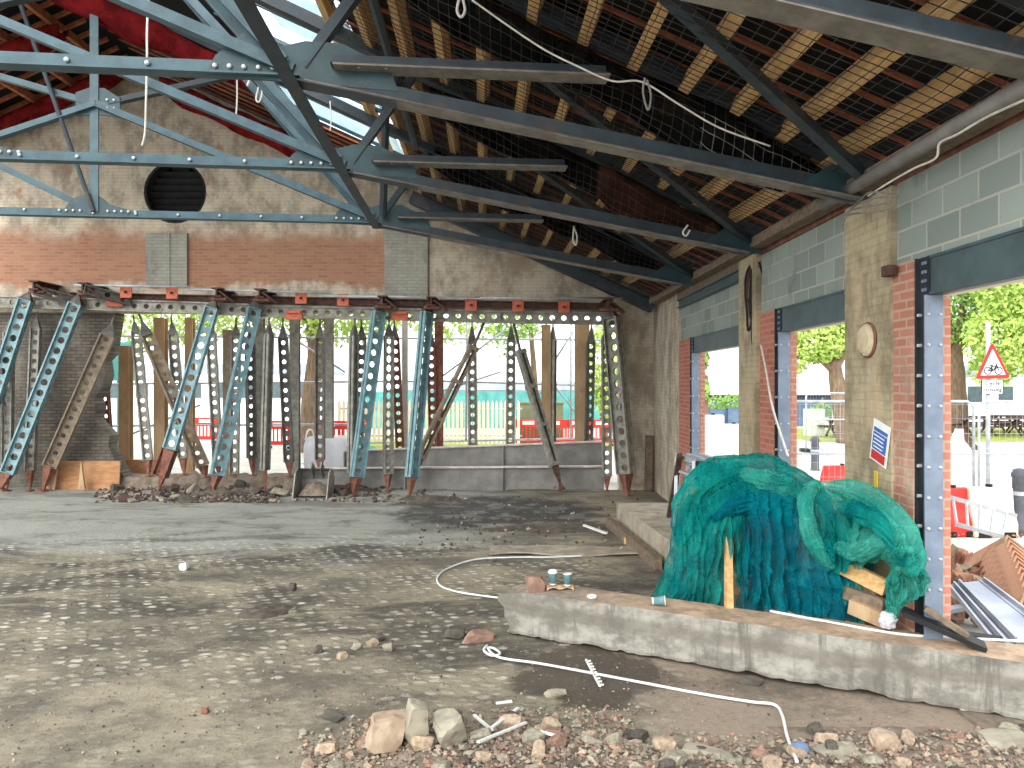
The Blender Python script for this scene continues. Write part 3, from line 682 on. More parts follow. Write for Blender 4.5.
tray(-8.5, -11.5, 14.6, .15, .26, 'red_net', 'red_sheet', 'red debris sheet sagging under the left roof slope at the far left', 'sheet', 'red debris sheets', False, 0)
tray(-8.4, -12.5, 16.7, .1, .22, 'red_net', 'red_sheet', 'red-brown sheet rolled along the left slope of the far gable', 'sheet', 'red debris sheets', False, 0)
# ropes
def rope(pts, r, label, mat='rope', name='rope'):
    b = MB(); b.tube(smoothpath(pts, 6), r, 6); return tag(b.build(name, mat, smooth=True), label, 'rope')
rope([P(149, -8, 8.8), P(147, 30, 8.8), P(147, 60, 8.8), P(146, 100, 8.8), P(145, 132, 8.8), P(142, 146, 8.8)], .013, 'white rope hanging straight down in front of the brick gable')
rope([P(237, 80, 11.9), P(237, 100, 11.9), P(236, 116, 11.9)], .013, 'short white rope end hanging below the middle tie')
rope([P(330, 101, 12), P(331, 120, 12), P(330, 131, 12)], .01, 'thin white cord hanging under the roof light')
rope([P(247, 74, 11.5), P(249, 80, 11.5), P(247, 86, 11.5)], .018, 'white frayed rope end on the red sheet')
rope([P(260, 82, 11.5), P(256, 98, 11.5), P(259, 102, 11.5), P(262, 92, 11.5), P(259, 84, 11.5)], .012, 'white loop of rope hanging beside the red sheet')
rope([P(460, -4, 6.1), P(457, 10, 6.1), P(461, 17, 6.1), P(465, 10, 6.1), P(462, -4, 6.1)], .011, 'pale rope loop hanging at the top edge of the picture')
rope([P(472, 0, 6.2), P(510, 27, 6.2), P(545, 50, 6.2), P(575, 65, 6.2), P(612, 81, 6.2), P(642, 82, 6.2), P(680, 105, 6.25), P(720, 128, 6.3), P(770, 146, 6.4)], .008, 'white cord running along the edge of the gathered net')
rope([P(645, 78, 6.2), P(643, 92, 6.2), P(648, 110, 6.2), P(651, 96, 6.2), P(647, 80, 6.2)], .009, 'knotted grey rope tail hanging from the white cord', 'net_pale')
rope([P(574, 226, 11.5), P(573, 240, 11.5), P(576, 245, 11.5), P(577, 236, 11.5), P(574, 228, 11.5)], .012, 'small rope loop hanging under the far truss')
rope([P(688, 225, 8.9), P(683, 232, 8.9), P(686, 236, 8.9), P(690, 230, 8.9)], .01, 'small pale rope curl under the middle truss')
for i in range(7):
    x0_ = 748+2.4*i; dp = (330, 318, 345, 326, 338, 352, 322)[i]; Y = 10.2-.04*i; w_ = random.uniform(3, 6)
    q = [P(757, 257, Y), P(x0_-1, 272, Y), P(x0_-w_*.5+random.uniform(-1, 1), 292, Y), P(x0_-w_*.3, (dp+292)/2, Y), P(x0_, dp, Y), P(x0_+w_*.8, dp-6, Y-.03), P(x0_+w_, (dp+285)/2, Y-.03), P(x0_+w_*.7, 285, Y-.03), P(759, 262, Y-.03)]
    rope(q, .016, 'looped dark cable hanging on the pier between the far doorways, %s of seven' % ORD[i], ('black', 'dark_rust')[i % 2], 'hanging_cable')['group'] = 'tangled cables on the pier'
rope([PW(761, 345, 3.1), PW(766, 370, 3.1), PW(772, 405, 3.1), PW(781, 435, 3.1), PW(788, 456, 3.1)], .013, 'white cable slanting down the red brick jamb', 'rope', 'cable')
for i in range(4):
    q = [PW(868+random.uniform(-8, 8), 190+4*i, 2.95) for _ in range(3)]
    rope([PW(898, 196, 2.95), PW(872+5*i, 192+6*i, 2.93), PW(860-4*i, 200+5*i, 2.95), PW(843, 216+3*i, 2.97)], .007, 'loose pale cable end bunched at the top of the pale pier, %s of four' % ORD[i], 'net_pale', 'cable_end')['group'] = 'cable ends on the pier'

# ------------------------------------------------------------------ shoring: perforated steel props
def perf(b, M4, L, w, pitch, hole, gap=.02, flange=.065, t=.004, n=10, slot=1.0):
    """two channels back to back, round holes through both webs; runs along local z from 0 to L"""
    nc = max(1, round(L/pitch)); p = L/nc; hx = w/2; hz = p/2
    for v in (-gap, gap):
        for c in range(nc):
            zc = (c+.5)*p; out = []; inn = []
            for k in range(n):
                a = 2*math.pi*(k+.5)/n; ca, sa = math.cos(a), math.sin(a)
                f = min(hx/max(abs(ca), 1e-6), hz/max(abs(sa), 1e-6)); out.append((ca*f, sa*f)); inn.append((ca*hole/2, sa*hole/2*slot))
            # make the outer ring reach the four corners
            out2 = []
            for (x, z) in out: out2.append((x, z))
            vs = []
            for yy in (v-t/2, v+t/2):
                vs += [M4 @ V((x, yy, zc+z)) for x, z in out2]+[M4 @ V((x, yy, zc+z)) for x, z in inn]
            fs = []
            for k in range(n):
                k2 = (k+1) % n
                fs += [(k, k2, n+k2, n+k), (2*n+k2, 2*n+k, 3*n+k, 3*n+k2), (n+k, n+k2, 3*n+k2, 3*n+k)]
            # corner fillers
            o = len(vs)
            for sx in (-1, 1):
                for sz in (-1, 1):
                    near = sorted(range(n), key=lambda k: (out2[k][0]-sx*hx)**2+(out2[k][1]-sz*hz)**2)[:2]
                    for side, yy in ((0, v-t/2), (2*n, v+t/2)):
                        vs.append(M4 @ V((sx*hx, yy, zc+sz*hz))); fs.append((near[0]+side, near[1]+side, len(vs)-1))
            b.add(vs, fs)
        s = -1 if v < 0 else 1
        for sx in (-1, 1):
            c = V((sx*hx, v+s*flange/2, L/2)); d = (.007, flange, L)
            vs = [M4 @ (c+V((x*d[0]/2, y*d[1]/2, z*d[2]/2))) for x in (-1, 1) for y in (-1, 1) for z in (-1, 1)]
            b.add(vs, [(0,1,3,2), (4,6,7,5), (0,4,5,1), (2,3,7,6), (0,2,6,4), (1,5,7,3)])
            c = V((sx*(hx-.014), v+s*flange, L/2)); d = (.03, .006, L)
            vs = [M4 @ (c+V((x*d[0]/2, y*d[1]/2, z*d[2]/2))) for x in (-1, 1) for y in (-1, 1) for z in (-1, 1)]
            b.add(vs, [(0,1,3,2), (4,6,7,5), (0,4,5,1), (2,3,7,6), (0,2,6,4), (1,5,7,3)])
    for z in (0.006, L-.006):
        c = V((0, 0, z)); d = (w+.01, 2*(gap+flange), .012)
        vs = [M4 @ (c+V((x*d[0]/2, y*d[1]/2, z_*d[2]/2))) for x in (-1, 1) for y in (-1, 1) for z_ in (-1, 1)]
        b.add(vs, [(0,1,3,2), (4,6,7,5), (0,4,5,1), (2,3,7,6), (0,2,6,4), (1,5,7,3)])
def frame4(p0, p1, rot=0):
    z = (p1-p0).normalized(); x = V((1, 0, 0)); x = (x-z*x.dot(z))
    if x.length < .3: x = V((0, 0, 1))-z*z.z
    x.normalize(); y = z.cross(x); R = Matrix((x, y, z)).transposed().to_4x4() @ Matrix.Rotation(rot, 4, 'Z')
    return Matrix.Translation(p0) @ R
def pyramid(b, M4, z0, z1, w0, d0, w1, d1):
    vs = [M4 @ V((sx*w/2, sy*d/2, z)) for z, w, d in ((z0, w0, d0), (z1, w1, d1)) for sx, sy in ((-1,-1), (1,-1), (1,1), (-1,1))]
    b.add(vs, [(0,1,5,4), (1,2,6,5), (2,3,7,6), (3,0,4,7), (3,2,1,0), (4,5,6,7)])

def prop(label, top, bot, Y0, Y1, w, mat, rot=0.0, head=None, foot=None, headm='dark_prop', footm='rust', hole=None, pitch=None, ext=None, extm=None, group='slim grey props under the wall', name='steel_prop', slot=1.0, taper=True):
    """top/bot: pixel ends of the perforated body at depths Y1/Y0; head/foot: pixel points its jacks reach"""
    p1 = P(top[0], top[1], Y1); p0 = P(bot[0], bot[1], Y0); L = (p1-p0).length; M4 = frame4(p0, p1, rot)
    pf = P(foot[0], foot[1], Y0) if foot else p0
    t = thing(name, pf, label, 'steel prop', group)
    b = MB(); perf(b, M4, L, w, pitch or w*.9, hole or w*.5, gap=w*.07, flange=w*.25, n=12 if w > .3 else 8, slot=slot); b.build('body', mat, t)
    if head:
        ph = P(head[0], head[1], Y1); d = (ph-p1).length; Mh = frame4(p1, ph, rot); b = MB()
        if taper:
            c = min(.38, d*.6); pyramid(b, Mh, 0, c, w*.95, w*.55, w*.22, w*.22); b.tube([Mh @ V((0, 0, c)), Mh @ V((0, 0, d))], w*.1, 8)
        else: b.tube([Mh @ V((0, 0, 0)), Mh @ V((0, 0, d))], w*.14, 8)
        b.build('jack_head', headm, t)
    if foot:
        d = (pf-p0).length; Mf = frame4(p0, pf, rot); b = MB()
        pyramid(b, Mf, 0, d*.75, w*.8, w*.5, w*.28, w*.28); b.tube([Mf @ V((0, 0, d*.7)), Mf @ V((0, 0, d))], w*.13, 8)
        pyramid(b, Mf, d*.93, d, w*.7, w*.6, w*.7, w*.6)
        b.build('jack_foot', footm, t)
    if ext:
        pe = P(ext[0], ext[1], Y0); Me = frame4(p0, pe, rot); d = (pe-p0).length
        b = MB(); perf(b, Me, d, w*1.06, w*.8, w*.42, gap=w*.07, flange=w*.27, n=12); b.build('end_piece', extm or 'rust', t)
    return t
G = 'blue raking props in front of the gable wall'
YB0, YB1 = 16.55, 16.9
bw = .28
prop('blue perforated raking prop cut off by the left edge of the picture', (26,300), (-40,500), YB0, YB1, bw, 'blue_prop', .15, head=(31,288), foot=(-44,512), group=G, name='raking_prop', pitch=.25, hole=.155)
prop('long blue perforated raking prop leaning left in front of the dark brick pier', (76,304), (8,473), YB0, YB1, bw, 'blue_prop', .15, head=(80,290), foot=(1,489), group=G, name='raking_prop', pitch=.25, hole=.155)
prop('blue perforated raking prop with a rusty lower end piece', (212,308), (170,449), YB0, YB1, bw, 'blue_prop', .1, head=(216,295), foot=(157,496), ext=(160,476), extm='rust', group=G, name='raking_prop', pitch=.25, hole=.155)
prop('blue raking prop right of the rusty-ended one, its side rail towards the viewer', (254,308), (217,475), YB0, YB1, bw, 'blue_prop', .55, head=(258,295), foot=(213,491), group=G, name='raking_prop', pitch=.25, hole=.155)
prop('blue perforated raking prop right of the excavator bucket', (379,312), (357,477), YB0, YB1, bw, 'blue_prop', .7, head=(382,299), foot=(353,497), group=G, name='raking_prop', pitch=.25, hole=.145)
prop('pale blue prop with narrow slots, left of the slanting brown prop', (427,312), (412,477), YB0, YB1, bw*.95, 'blue_prop', .95, head=(430,298), foot=(409,498), headm='dark_rust', group=G, name='raking_prop', pitch=.24, hole=.14)
prop('grey-green raking prop at the right end of the wall opening with an orange foot', (612,318), (626,474), YB0, YB1, .36, 'grey_prop', -.75, head=(610,305), foot=(627,497), group=G, name='raking_prop', pitch=.27, hole=.16)
sl = .205
S = [  # label, top, bot, Y, mat, rot, head, foot
 ('slim grey prop standing against the dark brick at the far left edge', (9,332), (7,466), 16.95, 'grey_prop', .1, (9,318), (7,491.7), {}),
 ('slim grey upright prop between the two leftmost blue props and the dark brick', (36,328), (30,470), 17.0, 'grey_prop', .1, (37,312), (30,491.3), {}),
 ('weathered grey prop slanting across the dark brick pier towards the jagged edge', (108,335), (50,466), 16.95, 'brown_prop', .3, (114,318), (43,491.7), dict(w=.3)),
 ('thin rust-pink prop just behind the jagged edge of the brick pier', (102,352), (108,446), 18.6, 'rust', 0, (101,325), (109,471.3), {}),
 ('slim grey prop with dark pointed head, first right of the jagged brick edge', (136,332), (148,460), 17.55, 'grey_prop', .25, (133,315), (149,476.6), {}),
 ('grey prop slanting down to the right behind the blue prop with the rusty end', (147,335), (203,466), 17.3, 'brown_prop', .5, (139,314), (206,477.9), dict(w=.27)),
 ('slim pale grey prop behind the crossing of the slanting and blue props', (173,334), (183,458), 17.75, 'grey_prop', .1, (171,315), (184,475.5), {}),
 ('slim grey prop just right of the rusty-ended blue prop', (211,334), (218,462), 17.7, 'grey_prop', .1, (211,318), (219,475.8), {}),
 ('slim grey prop seen behind the blue prop with the rail towards the viewer', (236,336), (234,474), 17.6, 'grey_prop', .15, (236,318), (234,476.3), {}),
 ('slim dark grey prop with rusty foot between the blue prop and the pale front prop', (250,345), (252,458), 17.7, 'dark_prop', .7, (249,322), (253,475.8), {}),
 ('tall pale grey prop standing forward, seen edge-on left of the dark round-holed pair', (269,334), (265,470), 17.0, 'grey_prop', 1.25, (269,318), (265,491.3), {}),
 ('dark prop with white round holes, left one of the pair above the bucket', (283,338), (289,462), 17.55, 'dark_prop', 0, (283,318), (290,476.6), {}),
 ('dark prop with white round holes, right one of the pair above the bucket', (320,338), (320,460), 17.55, 'dark_prop', 0, (320,318), (320,476.6), {}),
 ('grey prop seen edge-on left of the big blue prop behind the bucket', (354,336), (352,472), 17.05, 'grey_prop', 1.15, (355,318), (352,491.0), {}),
 ('dark round-holed prop half hidden behind the big blue prop right of the bucket', (362,338), (358,470), 17.7, 'dark_prop', .2, (361,318), (358,484.1), {}),
 ('grey prop with double slots between two blue props, in front of the girders', (389,336), (388,474), 17.05, 'grey_prop', .5, (389,318), (388,491.0), dict(slot=1.5)),
 ('rust-red perforated prop leaning right, left of the slotted blue one', (395,338), (401,448), 18.7, 'rust', .2, (394,318), None, {}),
 ('rust-red perforated prop behind the slotted blue prop', (431,345), (434,448), 18.7, 'rust', 0, (430,320), None, {}),
 ('slim grey prop behind the head of the slanting brown prop', (472,342), (473,446), 18.7, 'grey_prop', .2, (472,316), None, {}),
 ('grey prop with dark pointed head in the middle of the bright opening', (511,340), (510,446), 18.7, 'grey_prop', .15, (511,318), None, {}),
 ('slim grey prop seen edge-on behind the red barriers, left of the slim double post', (553,340), (552,444), 18.7, 'grey_prop', 1.2, (553,318), None, {}),
 ('slim dark prop with white round holes near the right end of the opening', (591,342), (588,442), 18.7, 'dark_prop', 0, (592,318), None, {}),
 ('grey prop with large round holes at the right end of the girders', (606,338), (607,476), 17.0, 'grey_prop', 0, (606,320), (607,491.3), {}),
]
for lab, tp, bt, Y, mat, rot, hd, ft, kw in S:
    w_ = kw.pop('w', sl)
    if ft is None: bt = (bt[0], 384+770*(H-.3)/Y); ft = (bt[0], 384+770*(H-.1)/Y)
    prop(lab, tp, bt, Y, Y, w_, mat, rot, head=hd, foot=ft, pitch=.21, hole=.11 if rot < .8 else .085, **kw)
# slanting brown box props
def boxprop(label, top, bot, foot, head, Y0, Y1, w, mat, split=False):
    p1 = P(*top, Y1); p0 = P(*bot, Y0); t = thing('slanting_prop', P(*foot, Y0), label, 'steel prop', 'slanting props in the opening')
    M4 = frame4(p0, p1, .4); L = (p1-p0).length
    for s in (-1, 1):
        b = MB(); c = [(-.03,-.09), (.03,-.09), (.03,-.078), (-.018,-.078), (-.018,.078), (.03,.078), (.03,.09), (-.03,.09)]
        o = M4.to_3x3() @ V((s*w*.27, 0, 0)); up = M4.to_3x3() @ V((0, 1, 0))
        b.profile(p0+o, p1+o, [(x*s, z) for x, z in c], up); b.build('channel', mat, t)
    for f in (.02, .35, .68, .98):
        q = p0.lerp(p1, f); R = M4.to_3x3(); b = MB(); b.box(q, (w*.9, .2, .09), R); b.build('batten_plate', mat, t)
    b = MB(); b.tube([p1, P(*head, Y1)], .032, 8); b.build('jack_head', 'dark_prop', t)
    b = MB(); Mf = frame4(p0, P(*foot, Y0)); d = (P(*foot, Y0)-p0).length; pyramid(b, Mf, 0, d*.7, w*.7, .12, .06, .06); pyramid(b, Mf, d*.7, d, .06, .06, .16, .14); b.build('jack_foot', 'dark_rust', t)
boxprop('brown-grey slanting prop leaning left in the bright opening, like half an X', (474,346), (420,458), (414,478), (486,318), 17.1, 17.4, .26, 'brown_prop')
boxprop('twin-channel grey prop leaning right across the girders in the bright opening', (520,350), (555,466), (562,490), (513,320), 16.95, 17.4, .24, 'grey_prop')
# tan columns outside the opening
for (x, y0, y1, w_, Y, mat, lab) in ((126,346,470,.26,19.2,'tan_post','tan upright post in the street, just right of the jagged brick edge'), (161,318,470,.26,19.0,'tan_post','tan upright post behind the slanting grey prop'), (190,318,460,.2,19.6,'tan_post','thin tan post between slim props left of the green leaves'),
      (228,330,470,.2,19.4,'brown_prop','brown-grey post behind the second blue prop from the rusty end'), (259,318,478,.24,18.4,'grey_prop','pale post close behind the forward edge-on prop'), (295,318,468,.22,18.6,'grey_prop','pale narrow post between the two dark round-holed props'),
      (329,316,466,.2,18.6,'grey_prop','pale narrow post right of the right-hand dark round-holed prop'), (405,320,446,.14,19.0,'white','thin white pole between the two rust-red props'), (439,320,446,.2,18.8,'rust','rust-red post right behind the slotted blue prop'),
      (546,325,444,.22,18.7,'tan_post','tan post beside the edge-on prop behind the red barriers'), (582,320,444,.34,18.9,'tan_post','broad tan post left of the slim dark round-holed prop near the right end')):
    p = P(x, y0, Y); b = MB(); b.ibeam((p.x, Y, .1), (p.x, Y, p.z), w_*.9, w_, .02, .02, (0, 1, 0)); tag(b.build('steel_post', mat), lab, 'post', 'posts outside the opening')

# walers, needles and plates along the cut edge of the wall
def waler(pts, Y, w_, mat, label, Ye=None):
    t = thing('steel_waler', P(*pts[0], Y), label, 'steel beam', 'horizontal perforated beams under the wall')
    for i in range(len(pts)-1):
        p0 = P(*pts[i], Y); p1 = P(*pts[i+1], Ye or Y); L = (p1-p0).length; z = (p1-p0)/L; x = V((0, 0, 1)); x = (x-z*x.dot(z)).normalized(); y = z.cross(x)
        M4 = Matrix.Translation(p0) @ Matrix((x, y, z)).transposed().to_4x4(); b = MB(); perf(b, M4, L, w_, .27, .12, gap=.02, flange=.06, n=8); b.build('beam_length', mat, t)
waler([(-30,301), (80,304), (250,310)], 17.12, .26, 'grey_prop', 'grey perforated beam running level under the wall, left length')
waler([(252,311), (380,314), (500,317), (616,319)], 17.12, .26, 'grey_prop', 'grey perforated beam running level under the wall, right length with white holes')
waler([(34,290), (76,301)], 16.6, .2, 'dark_prop', 'short dark perforated beam joining the heads of the two leftmost blue props', 17.0)
waler([(84,289), (130,301)], 16.5, .2, 'dark_prop', 'short dark perforated beam right of the second blue head', 17.05)
b = MB(); b.ibeam(P(70, 296, 17.2), P(616, 307, 17.2), .16, .14); tag(b.build('upper_beam', 'dark_rust'), 'dark rusty beam tight under the brickwork behind the orange plates', 'steel beam')
for (x0, y0, x1, y1, Y, lab) in ((74,285,190,287,16.7,'left'), (186,289,330,293,16.75,'middle'), (325,296,480,298,16.75,'right of middle'), (440,298,622,298,16.75,'right')):
    b = MB(); b.tube([P(x0, y0, Y), P(x1, y1, Y)], .024, 8); tag(b.build('scaffold_tube', 'galv', smooth=True), 'thin galvanised tube lying along the prop heads, the %s length' % lab, 'tube', 'tubes along the prop heads')
for i, (x, y) in enumerate(((33,285), (82,287), (216,292), (259,293), (382,300), (431,301), (609,303))):
    t = thing('needle_beam', P(x, y, 16.9), 'rusty needle beam end over the %s blue prop from the left' % ORD[i], 'needle beam', 'needle beams through the wall')
    c = P(x, y, 16.5); b = MB(); b.ibeam(c, c+V((0, .9, 0)), .2, .2, .03, .03); b.build('beam', 'dark_rust', t)
    b = MB(); b.box(c+V((0, .25, -.13)), (.34, .3, .05)); b.build('head_plate', 'rust', t)
    b = MB(); b.bar(c+V((.06, 0, .02)), c+V((.34, .1, -.2)), .05, .04); b.build('wedge', 'dark_rust', t)
for i, (x, y) in enumerate(((126,292), (172,293), (301,298), (343,300), (471,305), (518,306), (564,307))):
    t = thing('tie_plate', P(x, y+6, 16.85), 'square orange tie plate on the cut wall edge, %s from the left' % ORD[i], 'plate', 'orange tie plates')
    c = P(x, y, 16.86); b = MB(); b.box(c, (.25, .03, .25)); b.build('plate', 'orange_plate', t, bevel=.005)
    b = MB(); b.lathe([(.035, 0), (.035, .04), (.018, .04), (.018, .09)], 6, Matrix.Translation(c) @ Matrix.Rotation(math.pi/2, 4, 'X')); b.build('nut', 'dark_rust', t)
for (x, y, lab) in ((115,302,'by the second blue prop'), (294,315,'above the left dark round-holed prop'), (400,316,'above the rust-red prop')):
    b = MB(); b.box(P(x, y, 17.02), (.36, .05, .2)); b.box(P(x, y-3, 16.98), (.3, .1, .05)); tag(b.build('bracket', 'orange_plate'), 'red-orange steel bracket on the level beam '+lab, 'bracket', 'red brackets on the level beam')

# girders lying in the opening
def girder(p0, p1, h, w_, label, stiff):
    d = (p1-p0); t = thing('steel_girder', (p0+p1)/2-V((0, 0, h/2)), label, 'girder', None)
    b = MB(); b.bar(p0, p1, .02, h-.04); b.build('web', 'steel_grey', t)
    for s, nm, m in ((1, 'top_flange', 'girder_top'), (-1, 'bottom_flange', 'steel_grey')):
        b = MB(); o = V((0, 0, s*(h/2-.014))); b.bar(p0+o, p1+o, w_, .028); b.build(nm, m, t)
    for f in stiff:
        b = MB(); q = p0.lerp(p1, f); b.box(q, (.025, w_*.9, h-.06)); b.build('stiffener', 'steel_grey', t)
p0 = P(308, 480, 17.45); p1 = P(603, 478, 17.45); girder(p0, p1, .56, .22, 'grey steel girder lying on the floor in the opening, the front one', (.0, .33, .66, 1.0))
p0 = P(345, 463, 18.2); p1 = P(604, 453.5, 18.2); girder(p0, p1, .6, .24, 'grey steel girder behind, raised above the front one', (.0, .61, 1.0))
for f, lab in ((.12, 'left'), (.88, 'right')):
    q = p0.lerp(p1, f); b = MB(); b.box(V((q.x, q.y, (q.z-.3+.1)/2)), (.4, .4, q.z-.3-.1-.005), ); tag(b.build('timber_block', 'old_wood'), 'timber packing block under the raised girder, %s end' % lab, 'timber block', 'packing blocks')
# plywood and debris by the dark pier
b = MB(); b.box(P(82, 476, 17.3)+V((0, 0, -.02)), (1.7, .03, .72), Matrix.Rotation(-.1, 3, 'X')); tag(b.build('plywood_sheet', 'plywood'), 'brown plywood sheet leaning against the foot of the dark brick pier', 'plywood sheet')
b = MB(); c = P(80, 489, 17.05); b.prism([c+V((-.05, 0, 0)), c+V((.1, 0, 0)), c+V((.02, 0, .62))], .06); tag(b.build('timber_wedge', 'tan_post'), 'pointed pale timber offcut standing against the plywood', 'timber offcut')
b = MB(); c = P(52, 489, 17.1); b.box(c+V((0, 0, .28)), (.2, .05, .58), Matrix.Rotation(.1, 3, 'Y')); tag(b.build('timber_board', 'tan_post'), 'short pale board propped left of the pointed offcut', 'board')
b = MB(); b.box(P(133, 470, 18.6)-V((0, 0, .25)), (1.1, .06, 1.0)); tag(b.build('plywood_sheet', 'plywood'), 'brown plywood hoarding low in the opening right of the jagged brick', 'plywood sheet')
xa = P(112, 0, 17.6).x; xb = P(307, 0, 17.6).x; b = MB()
b.slab(lambda u, v: V((xa+(xb-xa)*u, 17.34+.85*v, .29-.27*max(0, 1-v*5)**2+.05*noise.noise(V((u*26, v*5, 0)))*(1 if v > .05 else .3))), 80, 14, .3); tag(b.build('broken_sill', 'dirt'), 'low sill of broken masonry and dirt under the left part of the opening', 'sill')

# scaffold tubes outside
for i, (x0, y0, x1, y1, lab) in enumerate(((112,336,605,340,'level tube at the height of the prop heads'), (112,384,440,381,'level tube at mid height, left half'), (440,381,606,386,'level tube at mid height, right half'), (112,426,366,424,'low level tube in the left half'), (365,443,600,438,'low level tube behind the girders'),
      (118,362,165,336,'short tube sloping up just right of the jagged brick'), (118,440,200,405,'tube sloping up behind the slanting grey prop'), (262,318,345,372,'tube sloping down between the dark round-holed props'), (440,378,505,330,'tube sloping up right of the slotted blue prop'), (430,395,500,372,'lower tube sloping up right of the slotted blue prop'), (555,360,573,332,'short tube sloping up above the red barriers'), (548,378,588,428,'tube sloping down towards the red barriers'), (530,405,556,375,'tube sloping up behind the twin-channel prop'),
      (467,322,466,440,'upright tube behind the slanting brown prop'), (571,322,571,440,'upright tube above the red barriers'))):
    b = MB(); b.tube([P(x0, y0, 19.9), P(x1, y1, 19.9)], .026, 8); tag(b.build('scaffold_tube', 'galv', smooth=True), 'galvanised scaffold '+lab, 'scaffold tube', 'scaffold tubes beyond the opening')

# ------------------------------------------------------------------ street beyond the far opening
def leaves(b, blobs, n, size, seed):
    rnd = random.Random(seed); tot = sum(r[3]*r[4]*r[5] for r in blobs)
    for (cx, cy, cz, rx, ry, rz) in [x[:6] for x in blobs]:
        k = int(n*rx*ry*rz/tot)
        for _ in range(k):
            d = V((rnd.gauss(0, 1), rnd.gauss(0, 1), rnd.gauss(0, 1))).normalized(); f = rnd.uniform(.35, 1)**.5
            c = V((cx+d.x*rx*f, cy+d.y*ry*f, cz+d.z*rz*f)); s = size*rnd.uniform(.6, 1.3)
            a = V((rnd.gauss(0, 1), rnd.gauss(0, 1), rnd.gauss(0, .6))).normalized(); e = a.orthogonal().normalized(); e = Matrix.Rotation(rnd.uniform(0, 6.28), 3, a) @ e; g = a.cross(e)
            b.add([c-e*s*.5, c+g*s*.28-e*s*.05, c+e*s*.5, c-g*s*.28-e*s*.05], [(0, 1, 2, 3)])
def tree(label, base, path, r0, blobs, n, size, mat, seed, group='street trees'):
    t = thing('street_tree', base, label, 'tree', group); b = MB()
    pts = smoothpath([V(base)]+[V(p) for p in path], 4); b.tube(pts, [r0*(1.25-.6*i/len(pts))+.03*noise.noise(p*2) for i, p in enumerate(pts)], 12); top = pts[-1]; b.build('trunk', 'bark', t, smooth=True)
    for x in blobs[:5]:
        b = MB(); b.tube(smoothpath([top-V((0, 0, .4)), (top+V(x[:3]))/2+V((0, 0, .2)), V(x[:3])], 4), [r0*.5, r0*.45, r0*.4, r0*.35, r0*.3, r0*.25, r0*.2, r0*.15, r0*.1], 7); b.build('branch', 'bark', t, smooth=True)
    b = MB(); leaves(b, blobs, n, size, seed); b.build('foliage', mat, t, fix=False)
c = PG(312, 428, .1); c = V((P(312, 400, 26).x, 26, .1))
tree('street tree with a thick trunk seen between the dark round-holed props', c, [c+V((-.05, 0, 1.6)), c+V((.1, 0, 3.2)), c+V((0, 0, 4.8))], .3,
     [(c.x-4.6, 26, 5.0, 1.8, 1.8, 1.3), (c.x-2.2, 25.5, 5.6, 2.4, 2, 1.9), (c.x+.8, 26, 5.5, 2.4, 2, 1.9), (c.x+2.4, 25.6, 5.2, 1.3, 1.3, 1.3), (c.x+4.4, 26, 5.1, 1.4, 1.2, 1.5), (c.x-5.8, 26, 4.3, .8, 1, 1.0), (c.x+5.6, 26, 4.6, .7, .7, 1.1)], 9000, .2, 'leaf_b', 3)
c = V((P(520, 400, 30).x, 30, .1))
tree('slim street tree whose hanging leaves show beside the middle prop of the opening', V((c.x+.6, 31, .1)), [V((c.x+.6, 31, 2.5)), V((c.x+.4, 31, 5))], .12, [(c.x-.3, 30, 5.2, 1.5, 1, 1.2), (c.x-.6, 30, 4.2, .5, .5, .8)], 1200, .2, 'leaf_a', 4)
c = V((P(603, 400, 32).x, 32, .1))
tree('narrow yellow-green tree at the right end of the far opening', c, [c+V((0, 0, 1.5)), c+V((.1, 0, 3))], .12, [(c.x, 32, 3.2, .7, .8, 1.9), (c.x+.3, 32, 2, .7, .8, 1.2)], 1800, .2, 'leaf_b', 5)
# palisade fence, hoarding, buildings
t = thing('palisade_fence', P(430, 446, 28.2), 'pale palisade fence standing beyond the girders in the far opening', 'fence')
x0 = P(338, 400, 28.2).x; x1 = P(522, 400, 28.2).x; b = MB(); n = int((x1-x0)/.16)
for i in range(n):
    x = x0+.16*i; b.prism([V((x, 28.2, .2)), V((x+.1, 28.2, .2)), V((x+.1, 28.2, 1.7)), V((x+.05, 28.2, 1.82)), V((x, 28.2, 1.7))], .03)
b.build('pales', 'cream', t)
for z in (.5, 1.5): b = MB(); b.box(((x0+x1)/2, 28.26, z), (x1-x0, .05, .06)); b.build('rail', 'galv', t)
b = MB(); b.box((P(485, 410, 40).x, 40, 1.05), (13.5, .15, 1.9)); 
for i in range(7): b.box((P(485, 410, 40).x-6.6+2.2*i, 39.9, 1.05), (.08, .08, 2.0))
tag(b.build('site_hoarding', 'hoarding'), 'teal painted site hoarding far across the street', 'hoarding')
b = MB(); b.box((P(118, 356, 24).x, 24, 3.1), (.9, .3, 1.2)); b.box((P(118, 356, 24).x, 24.05, 1.3), (.08, .08, 2.5)); tag(b.build('street_board', 'hoarding'), 'teal board on a post just right of the jagged brick edge', 'board')
def building(label, x, Y, w_, h, mat, roofm):
    t = thing('far_building', (x, Y, .1), label, 'building', 'low buildings far across the street')
    b = MB(); b.box((x, Y+3, h/2), (w_, 6, h)); b.build('wall', mat, t)
    b = MB(); b.prism([V((x-w_/2-.2, Y-.2, h)), V((x+w_/2+.2, Y-.2, h)), V((x+w_/2-.6, Y-.2, h+.7)), V((x-w_/2+.6, Y-.2, h+.7))], 6.4); b.build('roof', roofm, t)
    for i in range(int(w_/2)):
        b = MB(); b.box((x-w_/2+1+2*i, Y-.03, h*.6), (.9, .1, h*.35)); b.build('window', 'lintel', t)
building('long low grey building far away behind the middle of the opening', P(490, 400, 62).x, 62, 15, 1.9, 'far_grey', 'far_grey')
